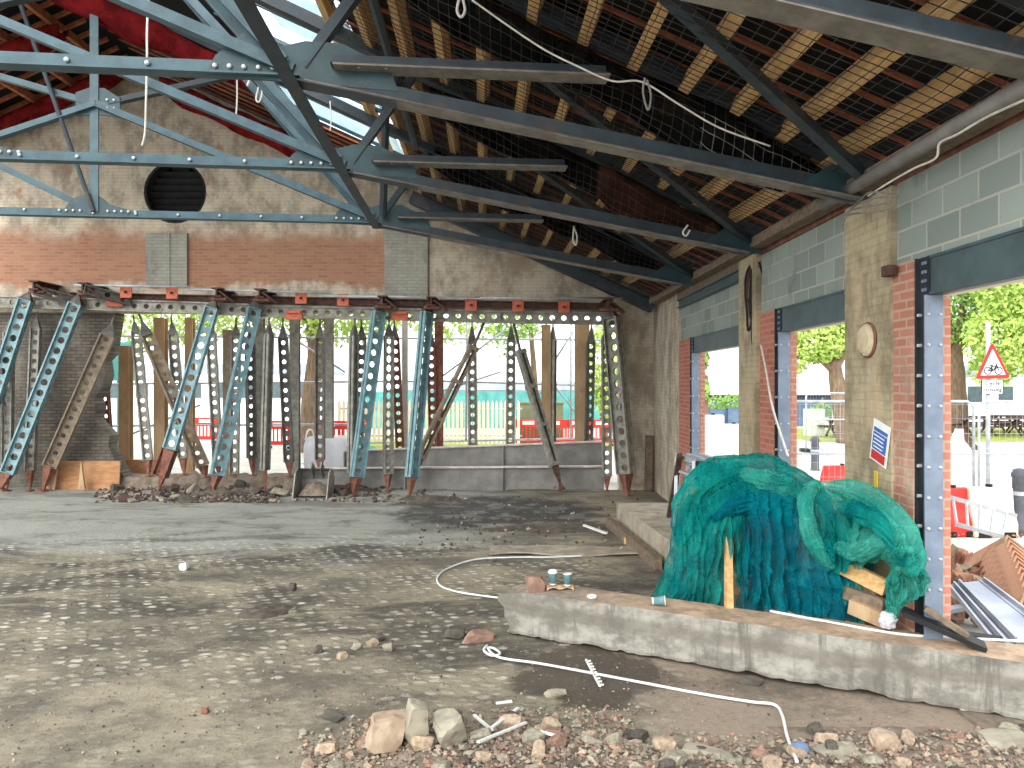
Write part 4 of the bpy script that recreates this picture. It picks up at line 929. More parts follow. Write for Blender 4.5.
building('low white building far away behind the left part of the opening', P(215, 400, 58).x, 58, 17, 3.2, 'marquee', 'far_grey')
b = MB(); b.box(V((P(541, 420, 29).x, 29.4, .85)), (1.7, .5, 1.6)); b.box(V((P(541, 420, 29).x, 29.4, 1.68)), (1.8, .6, .08)); tag(b.build('utility_cabinet', 'olive_box', bevel=.02), 'olive green street cabinet behind the red barriers', 'cabinet')
def barrier(label, x, Y, mat='red_plastic', rot=0, w_=1.0, h=1.0, z0=.1, name='safety_barrier', group='red safety barriers'):
    t = thing(name, (x, Y, z0), label, 'barrier', group); R = Matrix.Rotation(rot, 3, 'Z'); o = V((x, Y, z0))
    def bx(nm, c, d, m): b = MB(); b.box(o+R @ V(c), d, R); b.build(nm, m, t, bevel=.01)
    bx('top_panel', (0, 0, h*.84), (w_, .06, h*.3), mat); bx('lower_rail', (0, 0, h*.2), (w_, .06, h*.14), mat)
    b = MB()
    for i in range(8): b.box(o+R @ V((-w_*.48+w_*.96*i/7, 0, h*.47)), (.045, .05, h*.5), R)
    b.build('bars', mat, t)
    bx('sign_strip', (0, -.035, h*.86), (w_*.45, .012, h*.14), 'white')
    for s in (-1, 1): bx('foot', (s*w_*.36, 0, .05), (.09, .42, .09), 'black')
    return t
for i, (x, rr) in enumerate(((528,.1), (553,-.05), (577,.08), (600,0))):
    barrier('red plastic barrier in the far opening right of centre, %s from the left' % ORD[i], P(x, 430, 29).x, 28.6-.15*(i % 2), rot=rr)
for i, x in enumerate((276,300,326,352)):
    barrier('red plastic barrier beyond the dark round-holed props, %s from the left' % ORD[i], P(x, 430, 27).x, 27.4-.15*(i % 2), rot=.1*(i % 2))
for i, x in enumerate((205,)): barrier('small red barrier glimpsed left of the rail-on blue prop', P(x, 430, 30).x, 30)
# bulk bag
t = thing('bulk_bag', P(330, 472, 18.9), 'white bulk bag of rubble standing behind the bucket in the far opening', 'bag')
c = V((P(330, 455, 19).x, 19.0, .1))
def bag(u, v):
    a = u*2*math.pi; r = .52*(1+.12*math.sin(math.pi*v))*(1+.07*noise.noise(V((math.cos(a)*2, math.sin(a)*2, v*3)))); sq = max(abs(math.cos(a)), abs(math.sin(a)))
    return c+V((math.cos(a)*r/sq**.6, math.sin(a)*r/sq**.6, .02+v*.98))
b = MB(); b.grid(bag, 40, 10); b.build('sack', 'plastic_bag', t, smooth=True, fix=False)
b = MB(); b.lathe([(.02, .85), (.45, .8), (.5, .62)], 20, Matrix.Translation(c)); b.build('fill', 'stone_b', t)
for sx in (-1, 1):
    b = MB(); b.tube(smoothpath([c+V((sx*.5, -.4, .95)), c+V((sx*.5, -.2, 1.15)), c+V((sx*.5, .2, 1.15)), c+V((sx*.5, .4, .95))], 5), .02, 6); b.build('lifting_strap', 'white', t)
b = MB(); 
c = V((P(352, 440, 23).x, 23, .1)); b.grid(lambda u, v: c+V((-1.3+2.6*u, -.9+1.8*v, .55*math.sin(math.pi*u)*math.sin(math.pi*v)*(1+.4*noise.noise(V((u*5, v*5, 0)))))), 24, 16); tag(b.build('green_sheet', 'teal_net_light', smooth=True, fix=False), 'crumpled green sheet on the ground behind the big blue prop', 'sheet')

# excavator bucket
t = thing('excavator_bucket', PG(305, 504), 'grey digger bucket lying open towards the viewer on the far floor', 'bucket')
o = V((PG(305, 503).x, 15.85, .02)); s = 1.0
prof = [(0, 0), (.5, .0), (.66, .12), (.7, .34), (.6, .52), (.42, .6)]      # (back, height) of the bucket shell
b = MB(); wd = .34
for i in range(len(prof)-1):
    (a, z), (a2, z2) = prof[i], prof[i+1]
    b.add([o+V((-wd, a, z)), o+V((wd, a, z)), o+V((wd, a2, z2)), o+V((-wd, a2, z2)), o+V((-wd, a-.0, z+.025)), o+V((wd, a, z+.025)), o+V((wd, a2-.025, z2)), o+V((-wd, a2-.025, z2))], [(0,1,2,3), (7,6,5,4), (0,3,7,4), (1,5,6,2), (0,4,5,1), (3,2,6,7)])
b.build('shell', 'steel_grey', t)
for sx in (-1, 1):
    b = MB(); b.prism([o+V((sx*wd, a, z)) for a, z in prof]+[o+V((sx*wd, .22, .52))], .025*sx, axis=V((1, 0, 0))); b.build('side_plate', 'grey_prop', t)
for k in range(4):
    b = MB(); b.box(o+V((-.27+.18*k, -.05, .015)), (.07, .14, .03)); b.build('tooth', 'grey_prop', t)
for sx in (-.1, .1):
    b = MB(); b.prism([o+V((sx, .42, .58)), o+V((sx, .7, .34)), o+V((sx, .78, .58)), o+V((sx, .55, .72))], .03, axis=V((1, 0, 0))); b.build('lug', 'steel_grey', t)
b = MB(); c = o+V((.02, .36, .05)); b.grid(lambda u, v: c+V((-.3+.6*u, -.2+.45*v, .2*math.sin(math.pi*u)*math.sin(math.pi*v)*(1+noise.noise(V((u*6, v*6, 3)))*.5)+.12*v)), 16, 12); b.build('soil_fill', 'dirt', t, smooth=True, fix=False)

# ------------------------------------------------------------------ concrete beam lying across the doorway
PL = V((-.13, 7.37, 0)); PR = V((4.7, 4.85, 0)); BD = (PR-PL).normalized(); BN = V((-BD.y, BD.x, 0)); BL = (PR-PL).length; BHt, BWd = .41, .43
def beam_pt(u, v):
    L = u*BL; per = 2*(BHt+BWd); d = v*per
    if d < BWd: a, z = d, BHt
    elif d < BWd+BHt: a, z = BWd, BHt-(d-BWd)
    elif d < 2*BWd+BHt: a, z = BWd-(d-BWd-BHt), 0
    else: a, z = 0, d-2*BWd-BHt
    q = PL+BD*L+BN*a+V((0, 0, z+.03)); nz = noise.noise(q*2.3)*.012+noise.noise(q*9)*.007
    c = V((0, 0, BHt/2+.03)); ctr = PL+BD*L+BN*BWd/2+c; q = q+(q-ctr).normalized()*nz
    if z < .1 and a < .2: q.z += max(0, noise.noise(V((L*3.6, 0, 2))))*.05+max(0, noise.noise(V((L*11, 0, 5))))*.03
    if u < .09: q += BD*(.09-u)*BL*.28*(.5+.9*noise.noise(V((a*6, z*6, 3)))-(.5 if z > .3 else 0)); q.z -= (z/BHt)*max(0, .05-u)*1.1
    return q
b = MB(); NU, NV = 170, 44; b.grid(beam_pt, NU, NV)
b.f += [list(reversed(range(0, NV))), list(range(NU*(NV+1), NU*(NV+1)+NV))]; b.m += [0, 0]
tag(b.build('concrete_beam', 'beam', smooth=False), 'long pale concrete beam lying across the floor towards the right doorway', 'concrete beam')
def onbeam(px, py):      # point of the beam's top face under a pixel
    return PG(px, py, BHt+.035)
def cup(label, c, R, name='paper_cup', lid=False):
    t = thing(name, c, label, 'cup', 'paper cups on the beam'); M4 = Matrix.Translation(c) @ R
    b = MB(); b.lathe([(.028, 0), (.041, .105), (.043, .11), (.043, .115), (.039, .113), (.027, .006)], 20, M4); b.build('body', 'cup', t, smooth=True)
    b = MB(); b.lathe([(.0435, .108), (.0455, .112), (.0435, .117), (.0425, .112)], 20, M4); b.build('rim', 'white', t, smooth=True)
    b = MB(); b.lathe([(.0285, .0), (.0305, .014), (.031, .014), (.0292, -.001)], 20, M4); b.build('base_band', 'white', t)
    if lid:
        b = MB(); b.lathe([(.047, .11), (.047, .122), (.041, .126), (.04, .138), (.036, .138), (.03, .13)], 20, M4); b.build('lid', 'white', t, smooth=True)
c1 = onbeam(554, 588); c2 = onbeam(566, 589)
t = thing('cup_carrier', (c1+c2)/2, 'cardboard cup carrier holding two paper cups on the beam', 'cup carrier')
m = (c1+c2)/2; b = MB(); b.slab(lambda u, v: m+V((-.13+.26*u, -.07+.14*v, .022+.012*math.cos(u*4*math.pi)*math.cos((v-.5)*5))), 24, 12, .006); b.build('tray', 'cardboard', t, smooth=True)
for s in (-1, 1):
    b = MB(); b.box(m+V((s*.122, 0, .012)), (.012, .14, .024)); b.build('edge', 'cardboard', t)
cup('paper cup with a white lid standing left in the cardboard carrier', c1+V((-.012, 0, .034)), Matrix(), lid=True)
cup('open teal paper cup standing right in the cardboard carrier', c2+V((.014, 0, .034)), Matrix())
c3 = onbeam(652, 606); cup('teal paper cup lying on its side on the beam beside the green netting', c3+V((0, 0, .045)), Matrix.Rotation(math.pi/2-.07, 4, V((.15, 1, 0))))
c4 = onbeam(592, 597); b = MB(); b.lathe([(.045, 0), (.048, .008), (.04, .014), (.02, .012)], 16, Matrix.Translation(c4) @ Matrix.Rotation(.12, 4, 'X')); tag(b.build('loose_lid', 'white'), 'loose white cup lid lying on the beam right of the carrier', 'lid')

# ------------------------------------------------------------------ stones
def rock(size, seed, sub=2, rough=.28):
    bm = bmesh.new(); bmesh.ops.create_icosphere(bm, subdivisions=sub, radius=.5); rnd = random.Random(seed)
    E3 = Matrix.Rotation(rnd.uniform(-.3, .3), 3, 'X') @ Matrix.Rotation(rnd.uniform(-.3, .3), 3, 'Y')
    planes = [E3 @ V(a) for a in ((1,0,0), (-1,0,0), (0,1,0), (0,-1,0), (0,0,1), (0,0,-1))]; planes = [(p+V((rnd.gauss(0, .16), rnd.gauss(0, .16), rnd.gauss(0, .16)))).normalized() for p in planes]; ds = [rnd.uniform(.27, .33) for _ in planes]
    for _ in range(4): planes.append(V((rnd.gauss(0, 1), rnd.gauss(0, 1), rnd.gauss(0, 1))).normalized()); ds.append(rnd.uniform(.34, .42))
    for v in bm.verts:
        for n_, d in zip(planes, ds):
            k = v.co.dot(n_)
            if k > d: v.co -= n_*(k-d)
        v.co *= 1.35*(1+rough*.4)*1/(1+rough*.4)
        v.co *= 1+rough*.5*noise.noise(v.co*3+V((seed, 0, 0)))+.06*noise.noise(v.co*9+V((seed, 3, 0)))
    vs = [V((v.co.x*size[0], v.co.y*size[1], v.co.z*size[2])) for v in bm.verts]; fs = [[v.index for v in f.verts] for f in bm.faces]; bm.free(); return vs, fs
def heap(x, y):      # height of the rubble bank in front of the camera
    z = .0
    for (cx, cy, rx, ry, h) in ((.15, 4.75, 1.0, .55, .10), (1.2, 4.6, 1.2, .5, .09), (2.7, 4.7, 1.2, .6, .07), (-.6, 5.05, .5, .25, .03)):
        d = ((x-cx)/rx)**2+((y-cy)/ry)**2
        if d < 1: z += h*(1-d)**1.2
    return z
def place_rock(label, px, py, w_, d_, h_, mat, seed, rz=0, tilt=0, Z=0, group=None, name='stone'):
    q = PG(px, py, Z); vs, fs = rock((w_, d_, h_), seed, 3); R = Matrix.Rotation(rz, 3, 'Z') @ Matrix.Rotation(tilt, 3, 'X')
    vs = [R @ v for v in vs]; lo = min(v.z for v in vs); b = MB(); b.add([v+V((q.x, q.y, max(heap(q.x, q.y), bumpy(q.x, q.y))-lo-.015)) for v in vs], fs)
    return tag(b.build(name, mat), label, 'stone', group)
place_rock('large tan block of broken stone, leftmost of the three big ones at the front', 386, 750, .29, .24, .25, 'stone_a', 11, .35)
place_rock('tall grey stone leaning between the two other big blocks at the front', 418, 751, .18, .2, .3, 'stone_b', 12, .2, .3)
place_rock('grey-buff cube of stone, rightmost of the three big ones at the front', 449, 754, .21, .2, .23, 'stone_b', 15, .5)
place_rock('dark flat stone just behind the rightmost big block', 447, 728, .2, .18, .13, 'stone_d', 14, .2)
place_rock('thin slab of stone tilted on grit, left of the three big blocks', 332, 718, .2, .1, .05, 'stone_d', 18, -.5, .2)
place_rock('brown stone lying on the left end of the concrete beam', 535, 590, .19, .2, .17, 'stone_c', 21, .3, Z=.44).location.z += .43
place_rock('flat pale stone on the wet ground below the beam', 555, 695, .16, .12, .05, 'stone_b', 23, .3)
place_rock('pinkish broken kerb piece against the left end of the beam', 478, 640, .28, .17, .1, 'stone_c', 24, .5)
place_rock('dark lump left of the pinkish kerb piece', 455, 636, .22, .14, .1, 'stone_d', 25, .2)
place_rock('small white-tipped stone alone on the dark floor at middle left', 184, 570, .12, .12, .1, 'white', 26)
place_rock('small dark stone alone in the middle of the floor', 292, 591, .1, .1, .1, 'stone_d', 27)
place_rock('small brick-red stone at the lower left of the floor', 205, 713, .06, .06, .05, 'rust', 28)
place_rock('flat buff slab in the rubble at the right front', 836, 760, .3, .2, .06, 'stone_b', 31, .2)
place_rock('grey slab in the rubble at the front, right of centre', 703, 764, .3, .18, .06, 'stone_b', 32, -.3)
place_rock('brown boulder among the rubble at the right front', 884, 754, .17, .14, .12, 'stone_a', 33, .3)
place_rock('broad buff slab at the bottom right corner', 1005, 745, .36, .24, .07, 'stone_b', 34, .1)
place_rock('dark stone under the edge of the concrete beam', 752, 683, .2, .1, .06, 'stone_d', 36, -.4)
for i, (x, y) in enumerate(((357,648), (372,645), (380,640), (388,650), (342,658), (319,652))):
    place_rock('small stone in the loose line of pebbles mid floor, %s of the six' % ORD[i], x, y, .1, .08, .07, ('stone_b', 'stone_a', 'stone_d')[i % 3], 40+i, i, group='pebbles in a loose line mid floor')
rnd = random.Random(21)
protos = []
for i in range(16):
    vs, fs = rock((1, rnd.uniform(.6, .95), rnd.uniform(.35, .75)), 100+i, 2); me = bpy.data.meshes.new('rubble_stone'); me.from_pydata([tuple(v) for v in vs], [], fs)
    me.materials.append(M[('stone_a', 'stone_b', 'stone_c', 'stone_b', 'stone_d')[i % 5]]); protos.append(me)
protos2 = []
for i in range(12):
    me = protos[i].copy(); me.materials.clear(); me.materials.append(M[('stone_d', 'dark_dirt', 'stone_b', 'stone_d', 'dark_rust', 'dirt')[i % 6]]); protos2.append(me)
def rubble(n, region, smin, smax, label, group, zf, ms=None):
    prs = protos if not ms else [me for me in protos2]
    for _ in range(n):
        while True:
            x, y = region(rnd)
            q = PG(x, y)
            if q is not None: break
        o = bpy.data.objects.new('rubble_stone', rnd.choice(prs)); COL.objects.link(o); s = smin+(smax-smin)*rnd.random()**2.2
        o.scale = (s, s, s); o.rotation_euler = (rnd.uniform(-.4, .4), rnd.uniform(-.4, .4), rnd.uniform(0, 6.28)); o.location = (q.x, q.y, zf(q.x, q.y)+s*.17); tag(o, label, 'stone', group)
def front(r):
    while True:
        x = r.uniform(300, 1040); y = r.uniform(702, 800)
        lim = 716 if x < 470 else 706 if x < 640 else 735-(x-640)*.02
        if x < 350: lim = 730
        if y > lim+r.random()**2*22 and r.random() < (1 if x < 720 else .72): return x, y
def far(r):
    while True:
        x = r.gauss(230, 95); y = r.uniform(482, 503)
        if 95 < x < 470 and not (280 < x < 332 and y > 490): return x, y
zf = lambda x, y: max(heap(x, y), bumpy(x, y))
rubble(190, front, .045, .17, 'broken stone in the rubble bank along the bottom of the picture', 'rubble bank at the front', zf)
rubble(95, far, .1, .46, 'broken lump in the debris at the feet of the blue props', 'debris under the props', lambda x, y: bumpy(x, y), 1)
def chips(n, region, smin, smax, mats, label, name):
    b = MB()
    for _ in range(n):
        x, y = region(rnd); q = PG(x, y); s = smin+(smax-smin)*rnd.random()**2; b.cm = rnd.randrange(len(mats))
        R = Matrix.Rotation(rnd.uniform(0, 6.28), 3, 'Z') @ Matrix.Rotation(rnd.uniform(-.6, .6), 3, 'X'); c = V((q.x, q.y, zf(q.x, q.y)+s*.2))
        vs = [V((x_*rnd.uniform(.6, 1.2), y_*rnd.uniform(.5, 1), z_*rnd.uniform(.4, .9))) for x_, y_, z_ in ((1,0,0), (-1,0,0), (0,1,0), (0,-1,0), (.3,.2,1), (-.2,.1,-1))]
        b.add([c+R @ (v*s*.5) for v in vs], [(0,2,4), (2,1,4), (1,3,4), (3,0,4), (2,0,5), (1,2,5), (3,1,5), (0,3,5)])
    return tag(b.build(name, mats, fix=False), label, 'gravel', kind='stuff')
chips(5200, lambda r: front(r), .015, .06, ['stone_a', 'stone_b', 'stone_c', 'dirt', 'stone_b', 'dirt'], 'fine chips of stone and brick between the larger rubble at the front', 'stone_chips')
def underbeam(x, y):
    q = PG(x, y)-PL; a = q.x*BN.x+q.y*BN.y; l = q.x*BD.x+q.y*BD.y
    return -.03 < a < BWd+.03 and -.1 < l < BL
def scatter(r):
    while True:
        x = r.uniform(-30, 1050); y = 700+r.gauss(0, 60)
        if 560 < y < 800 and (y > 590+max(0, x-500)*.3) and not underbeam(x, y) and not (PG(x, y).x > 1.8 and PG(x, y).y > 5.6): return x, y
chips(1500, scatter, .008, .035, ['stone_a', 'stone_b', 'stone_d', 'dirt'], 'scattered grit over the open floor', 'floor_grit')
chips(2600, far, .03, .16, ['stone_d', 'stone_b', 'dark_dirt', 'dirt', 'dark_rust'], 'small dark debris heaped along the foot of the gable', 'debris_chips')
def mid(r):
    while True:
        x = r.gauss(500, 70); y = r.gauss(525, 22)
        if 400 < x < 640 and 492 < y < 570: return x, y
chips(420, mid, .02, .09, ['stone_d', 'dark_dirt', 'stone_b'], 'crumbs of black dirt on the floor before the girders', 'dirt_crumbs')
b = MB(); b.grid(lambda u, v: (lambda x, y: V((x, y, heap(x, y)-.004+.012*noise.noise(V((x*7, y*7, 0))))))(-1.2+5.4*u, 3.9+1.5*v), 120, 40); struct(b.build('floor', 'dirt', smooth=True, fix=False))
def mound(px, py, rx, ry, h, mat, label, seed):
    c = PG(px, py); b = MB()
    b.grid(lambda u, v: (lambda a, r: V((c.x+math.cos(a)*r*rx, c.y+math.sin(a)*r*ry, -.04+bumpy(c.x, c.y)+h*(1-r*r)*(1+.9*noise.noise(V((math.cos(a)*r*4, math.sin(a)*r*4, seed))))+.02)))(u*2*math.pi, v), 36, 12)
    return tag(b.build('dirt_heap', mat, smooth=True, fix=False), label, 'dirt heap')
mound(268, 612, .35, .4, .05, 'dark_dirt', 'low dark smear of dirt in the middle of the floor', 1)
mound(225, 496, .9, .25, .14, 'dark_dirt', 'dark dirt heap in front of the second pair of blue props', 2)
mound(140, 487, 1.1, .3, .2, 'dark_dirt', 'dark dirt heap left of the rusty-ended blue prop', 3)
mound(190, 484, .9, .3, .18, 'dirt', 'brown dirt heap right of the rusty-ended blue prop', 4)
mound(330, 492, 1.2, .3, .12, 'dark_dirt', 'dark dirt heap behind the digger bucket', 5)
mound(430, 500, .8, .3, .09, 'dark_dirt', 'black dirt heap right of the slotted blue prop', 6)
mound(560, 528, 1.6, .5, .04, 'dark_dirt', 'flat black dirt patch before the raised strip', 7)
b = MB(); q = PG(560, 553); b.slab(lambda u, v: q+V((-1.0+2.1*u, -.28+.56*v+.06*math.sin(u*7), .05+.015*math.sin(u*9+v*3))), 24, 8, .02); tag(b.build('board', 'kerb_concrete'), 'flat grey board lying on the floor behind the white hose', 'board')
b = MB(); q = PG(633, 545); b.box(q+V((0, 0, .06)), (.22, .16, .1), Matrix.Rotation(.4, 3, 'Z')); tag(b.build('timber_offcut', 'wood'), 'small pale timber offcut beside the raised strip', 'timber offcut')
b = MB(); b.bar(PG(584, 527)+V((0, 0, .03)), PG(606, 537)+V((0, 0, .06)), .05, .03); tag(b.build('batten', 'white'), 'short white batten on the black dirt near the raised strip', 'batten')

# hoses and bits
def hose(pts, r, label, Z=.02, mat='hose', name='hose'):
    q = [PG(x, y, Z) for x, y in pts]; q = [V((p.x, p.y, max(zf(p.x, p.y), 0)+r+.004)) for p in q]; b = MB(); b.tube(smoothpath(q, 8), r, 8); return tag(b.build(name, mat, smooth=True), label, 'hose')
hose([(487,645), (484,650), (492,655), (500,653), (494,648), (488,648), (500,657), (540,663), (590,673), (640,682), (700,693), (750,701), (774,704), (782,714), (787,735), (793,760), (797,775)], .0115, 'white hose running along the dirt in front of the concrete beam')
hose([(622,548), (615,552), (590,556), (550,558), (510,558), (475,560), (450,567), (438,576), (440,585), (456,591), (480,595), (503,598)], .0115, 'white hose curving in a loop behind the left end of the beam')
b = MB(); q = [PG(x, y, .45) for x, y in ((770,611), (840,624), (900,634), (960,638), (1040,642))]; b.tube(smoothpath(q, 6), .011, 8); tag(b.build('plastic_pipe', 'hose', smooth=True), 'pale pipe lying along the back edge of the concrete beam', 'pipe')
b = MB(); p0 = PG(586, 663)+V((0, 0, .03)); p1 = PG(600, 690)+V((0, 0, .03)); b.bar(p0, p1, .018, .012)
for i in range(9): q = p0.lerp(p1, (i+.5)/9); b.box(q+V((.016, 0, 0)), (.04, .01, .012))
tag(b.build('plastic_comb', 'white'), 'white toothed plastic strip lying on the dirt below the hose', 'plastic strip')
for i, (x0, y0, x1, y1, lab) in enumerate(((474,722,492,742,'left'), (488,742,518,715,'middle'), (478,762,526,730,'long'), (496,710,512,708,'short upper'), (540,748,560,757,'right'))):
    a = PG(x0, y0); c = PG(x1, y1); a.z = zf(a.x, a.y)+.05; c.z = zf(c.x, c.y)+.05; b = MB(); b.bar(a, c, .022, .012); tag(b.build('plastic_strip', 'white'), '%s white broken plastic strip on the rubble at the front' % lab, 'plastic strip', 'plastic strips on the rubble')
b = MB(); q = PG(800, 762); q.z = zf(q.x, q.y); b.lathe([(.05, 0), (.06, .03), (.05, .06), (.02, .075)], 14, Matrix.Translation(q)); tag(b.build('hose_coupling', 'blue_wall'), 'blue-grey hose coupling at the bottom edge beside the hose end', 'coupling')
b = MB(); b.tube([PG(548, 637)+V((0,-.02,0)), PG(547, 637)+V((0, -.03, .14))], .009, 6); tag(b.build('rebar', 'dark_rust'), 'short rusty bar sticking up in front of the beam', 'bar')

# ------------------------------------------------------------------ green netting over a timber frame
pile = thing('green_netting', (2.4, 7.3, .4), 'big teal debris netting heaped over a timber frame beside the pale pier', 'netting')
def poly(pts, u):
    n = len(pts)-1; f = min(u*n, n-1e-6); i = int(f); t = f-i
    p0 = pts[max(i-1, 0)]; p1 = pts[i]; p2 = pts[i+1]; p3 = pts[min(i+2, n)]
    return .5*((2*p1)+(p2-p0)*t+(2*p0-5*p1+4*p2-p3)*t*t+(3*p1-p0-3*p2+p3)*t**3)
def drape(name, mat, top, bot, seed, fold=.07, nf=9, bulge=.12, nu=90, nv=36, back=False):
    T = [P(*q) for q in top]; B = [P(*q) for q in bot]
    def f(u, v):
        a = poly(T, u); c = poly(B, u); q = a.lerp(c, v)
        out = bulge*math.sin(math.pi*min(1, v*1.0))**.7
        w_ = u+.05*noise.noise(V((u*3, v*2.2, seed)))+.03*v*math.sin(u*9+seed)
        fo = (abs(math.sin(w_*math.pi*nf+seed))-.5)*fold*(.35+.85*v)+.5*fold*math.sin(w_*math.pi*nf*2.3+1.7*seed)*v
        fo += .06*noise.noise(V((u*5, v*3, seed+3)))
        for fr_, am in ((7, .05), (15, .028), (31, .01)):
            fo += am*(.5-abs(noise.noise(V((u*fr_+.35*fr_*.2*math.sin(v*5+seed), v*fr_*.16, seed+fr_)))*2))
        for fr_, am in ((4.5, .045), (9, .014)):      # crumples
            w3 = q*fr_+V((noise.noise(q*3)*1.6, seed, noise.noise(q*2.5+V((5, 0, 0)))*1.6)); fo += am*(.5-abs(noise.noise(w3))*2.4)
        return q+V((.03*noise.noise(V((u*7, v*4, seed+11))), (1 if back else -1)*(out+fo), .02*noise.noise(V((u*9, v*5, seed)))))
    b = MB(); b.grid(f, nu, nv); return b.build(name, mat, pile, smooth=True, fix=False)
def CR(t, u, seed):      # creases running along a bundle
    s_ = 0
    for fr_, am in ((2.2, .2), (4.5, .13), (9, .07)):
        s_ += am*(.45-abs(noise.noise(V((math.cos(t+u*1.5)*fr_, math.sin(t+u*1.5)*fr_, u*2.2+seed*3.1+fr_)))*2))
    return s_
def roll(name, mat, pts, rad, seed, nf=5, nu=130, n=84, tw=1.2, amp=.1):
    Q = [P(*q[:3]) for q in pts]; rs = [q[3] if len(q) > 3 else rad for q in pts]; vs = []
    ref = V((0, -1, 0))
    cen = [poly(Q, i/nu) for i in range(nu+1)]
    for i in range(nu+1):
        d = (cen[min(i+1, nu)]-cen[max(i-1, 0)]).normalized(); a = (ref-d*ref.dot(d)).normalized(); ref = a; c = d.cross(a); u = i/nu
        k = u*(len(rs)-1); j = min(int(k), len(rs)-2); r0 = rs[j]+(rs[j+1]-rs[j])*(k-j)
        if u < .08: r0 *= .55+.45*u/.08
        if u > .92: r0 *= .55+.45*(1-u)/.08
        for m_ in range(n):
            t = 2*math.pi*m_/n; tt = t+tw*u+.5*noise.noise(V((u*4, math.cos(t), seed)))
            r = r0*(1+amp*(abs(math.sin(tt*nf/2))-.5)+.5*amp*math.sin(tt*nf+3*u)+.3*noise.noise(V((math.cos(t)*1.6, math.sin(t)*1.6+seed, u*6)))+CR(t, u, seed)+.35*(.4-abs(noise.noise((cen[i]+a*math.cos(t)*r0+c*math.sin(t)*r0)*5+V((seed, 0, 0))))*2)*.4)
            vs.append(cen[i]+a*(math.cos(t)*r)+c*(math.sin(t)*r))
    fs = [(i*n+m_, i*n+(m_+1) % n, (i+1)*n+(m_+1) % n, (i+1)*n+m_) for i in range(nu) for m_ in range(n)]
    b = MB(); b.add(vs, fs); return b.build(name, mat, pile, smooth=True, fix=False)

drape('left_drape', 'teal_net', [(671,545,7.75), (680,505,7.75), (696,478,7.7), (714,464,7.6), (736,470,7.5)], [(643,607,7.5), (664,609,7.42), (688,610,7.3), (706,611,7.25), (724,612,7.2)], 1, .07, 9, .1, nu=120, nv=60)
drape('left_drape', 'teal_net', [(676,530,7.55), (690,500,7.5), (706,482,7.45), (722,474,7.4), (738,482,7.35)], [(664,607,7.3), (680,609,7.25), (694,610,7.2), (708,611,7.15), (722,612,7.1)], 21, .06, 7, .12, nu=120, nv=60)
drape('left_drape', 'teal_net', [(676,545,8.0), (686,505,8.0), (702,478,7.95), (720,466,7.9), (740,476,7.9)], [(660,600,8.3), (680,598,8.4), (700,598,8.4), (730,596,8.3), (760,596,8.2)], 4, .07, 6, .06, back=True)
drape('middle_drape', 'blue_net', [(740,494,7.3), (752,480,7.35), (775,476,7.3), (800,482,7.2), (826,492,7.05)], [(738,613,7.05), (765,619,6.95), (795,624,6.8), (828,630,6.6), (862,634,6.42)], 2, .12, 11, .12, nu=170, nv=70)
drape('middle_drape', 'blue_net', [(744,486,7.15), (760,482,7.15), (785,480,7.1), (806,488,7.0), (822,500,6.9)], [(748,600,6.95), (768,612,6.85), (790,618,6.75), (815,624,6.6), (838,630,6.48)], 12, .1, 7, .14, nu=140, nv=70)
drape('middle_drape', 'teal_net', [(738,492,7.6), (770,470,7.6), (810,480,7.3), (845,490,6.95), (880,505,6.45)], [(740,600,8.0), (780,600,7.8), (820,602,7.3), (850,606,6.9), (880,610,6.45)], 5, .06, 8, .06, back=True)
drape('right_drape', 'teal_net_light', [(826,505,6.75), (838,520,6.7), (850,530,6.6)], [(820,570,6.75), (840,604,6.6), (860,630,6.42)], 7, .07, 6, .06, nu=60)
drape('hanging_strip', 'teal_net', [(733,478,7.3), (742,486,7.3), (750,492,7.25)], [(734,565,7.15), (741,590,7.1), (749,575,7.1)], 8, .06, 5, .03, nu=50)
roll('ridge_fold', 'teal_net', [(680,545,7.6,.07), (688,508,7.55,.13), (706,484,7.5,.16), (738,472,7.45,.16), (772,474,7.35,.15), (802,486,7.2,.12), (822,498,7.05,.08)], .17, 1)
roll('ridge_fold', 'teal_net', [(700,536,7.4,.06), (712,510,7.3,.1), (735,496,7.25,.12), (765,490,7.2,.12), (795,502,7.1,.11), (812,516,7.0,.07)], .14, 2)
roll('ridge_fold', 'teal_net_light', [(740,474,7.25,.05), (764,480,7.1,.09), (786,488,7.05,.1), (806,504,6.95,.06)], .13, 3)
roll('ridge_fold', 'blue_net', [(712,520,7.25,.05), (728,508,7.2,.08), (752,504,7.15,.09), (778,512,7.1,.07), (792,530,7.05,.04)], .13, 9)
drape('bundled_flap', 'teal_net_light', [(802,484,6.9), (826,480,6.75), (852,487,6.5), (876,500,6.2), (896,520,5.98)], [(822,560,6.72), (834,571,6.6), (854,567,6.4), (876,560,6.15), (896,550,5.95)], 31, .09, 5, .2, nu=120, nv=70)
drape('bundled_flap', 'teal_net', [(806,490,6.8), (822,486,6.7), (840,490,6.55), (856,500,6.4)], [(812,540,6.7), (826,566,6.6), (838,570,6.5), (848,562,6.4)], 33, .08, 4, .24, nu=90, nv=60)
drape('bundled_flap', 'teal_net_light', [(842,492,6.5), (866,498,6.25), (888,514,6.0), (902,540,5.88)], [(834,545,6.5), (852,560,6.35), (874,556,6.1), (900,575,5.9)], 35, .07, 6, .26, nu=100, nv=60)
roll('bundled_fold', 'teal_net_light', [(818,482,6.75,.04), (806,500,6.62,.06), (808,526,6.55,.065), (818,550,6.5,.06), (834,568,6.45,.03)], .1, 41)
roll('bundled_fold', 'teal_net', [(838,505,6.4,.04), (858,512,6.2,.07), (880,522,5.98,.08), (900,545,5.83,.07), (908,568,5.8,.05)], .1, 42)
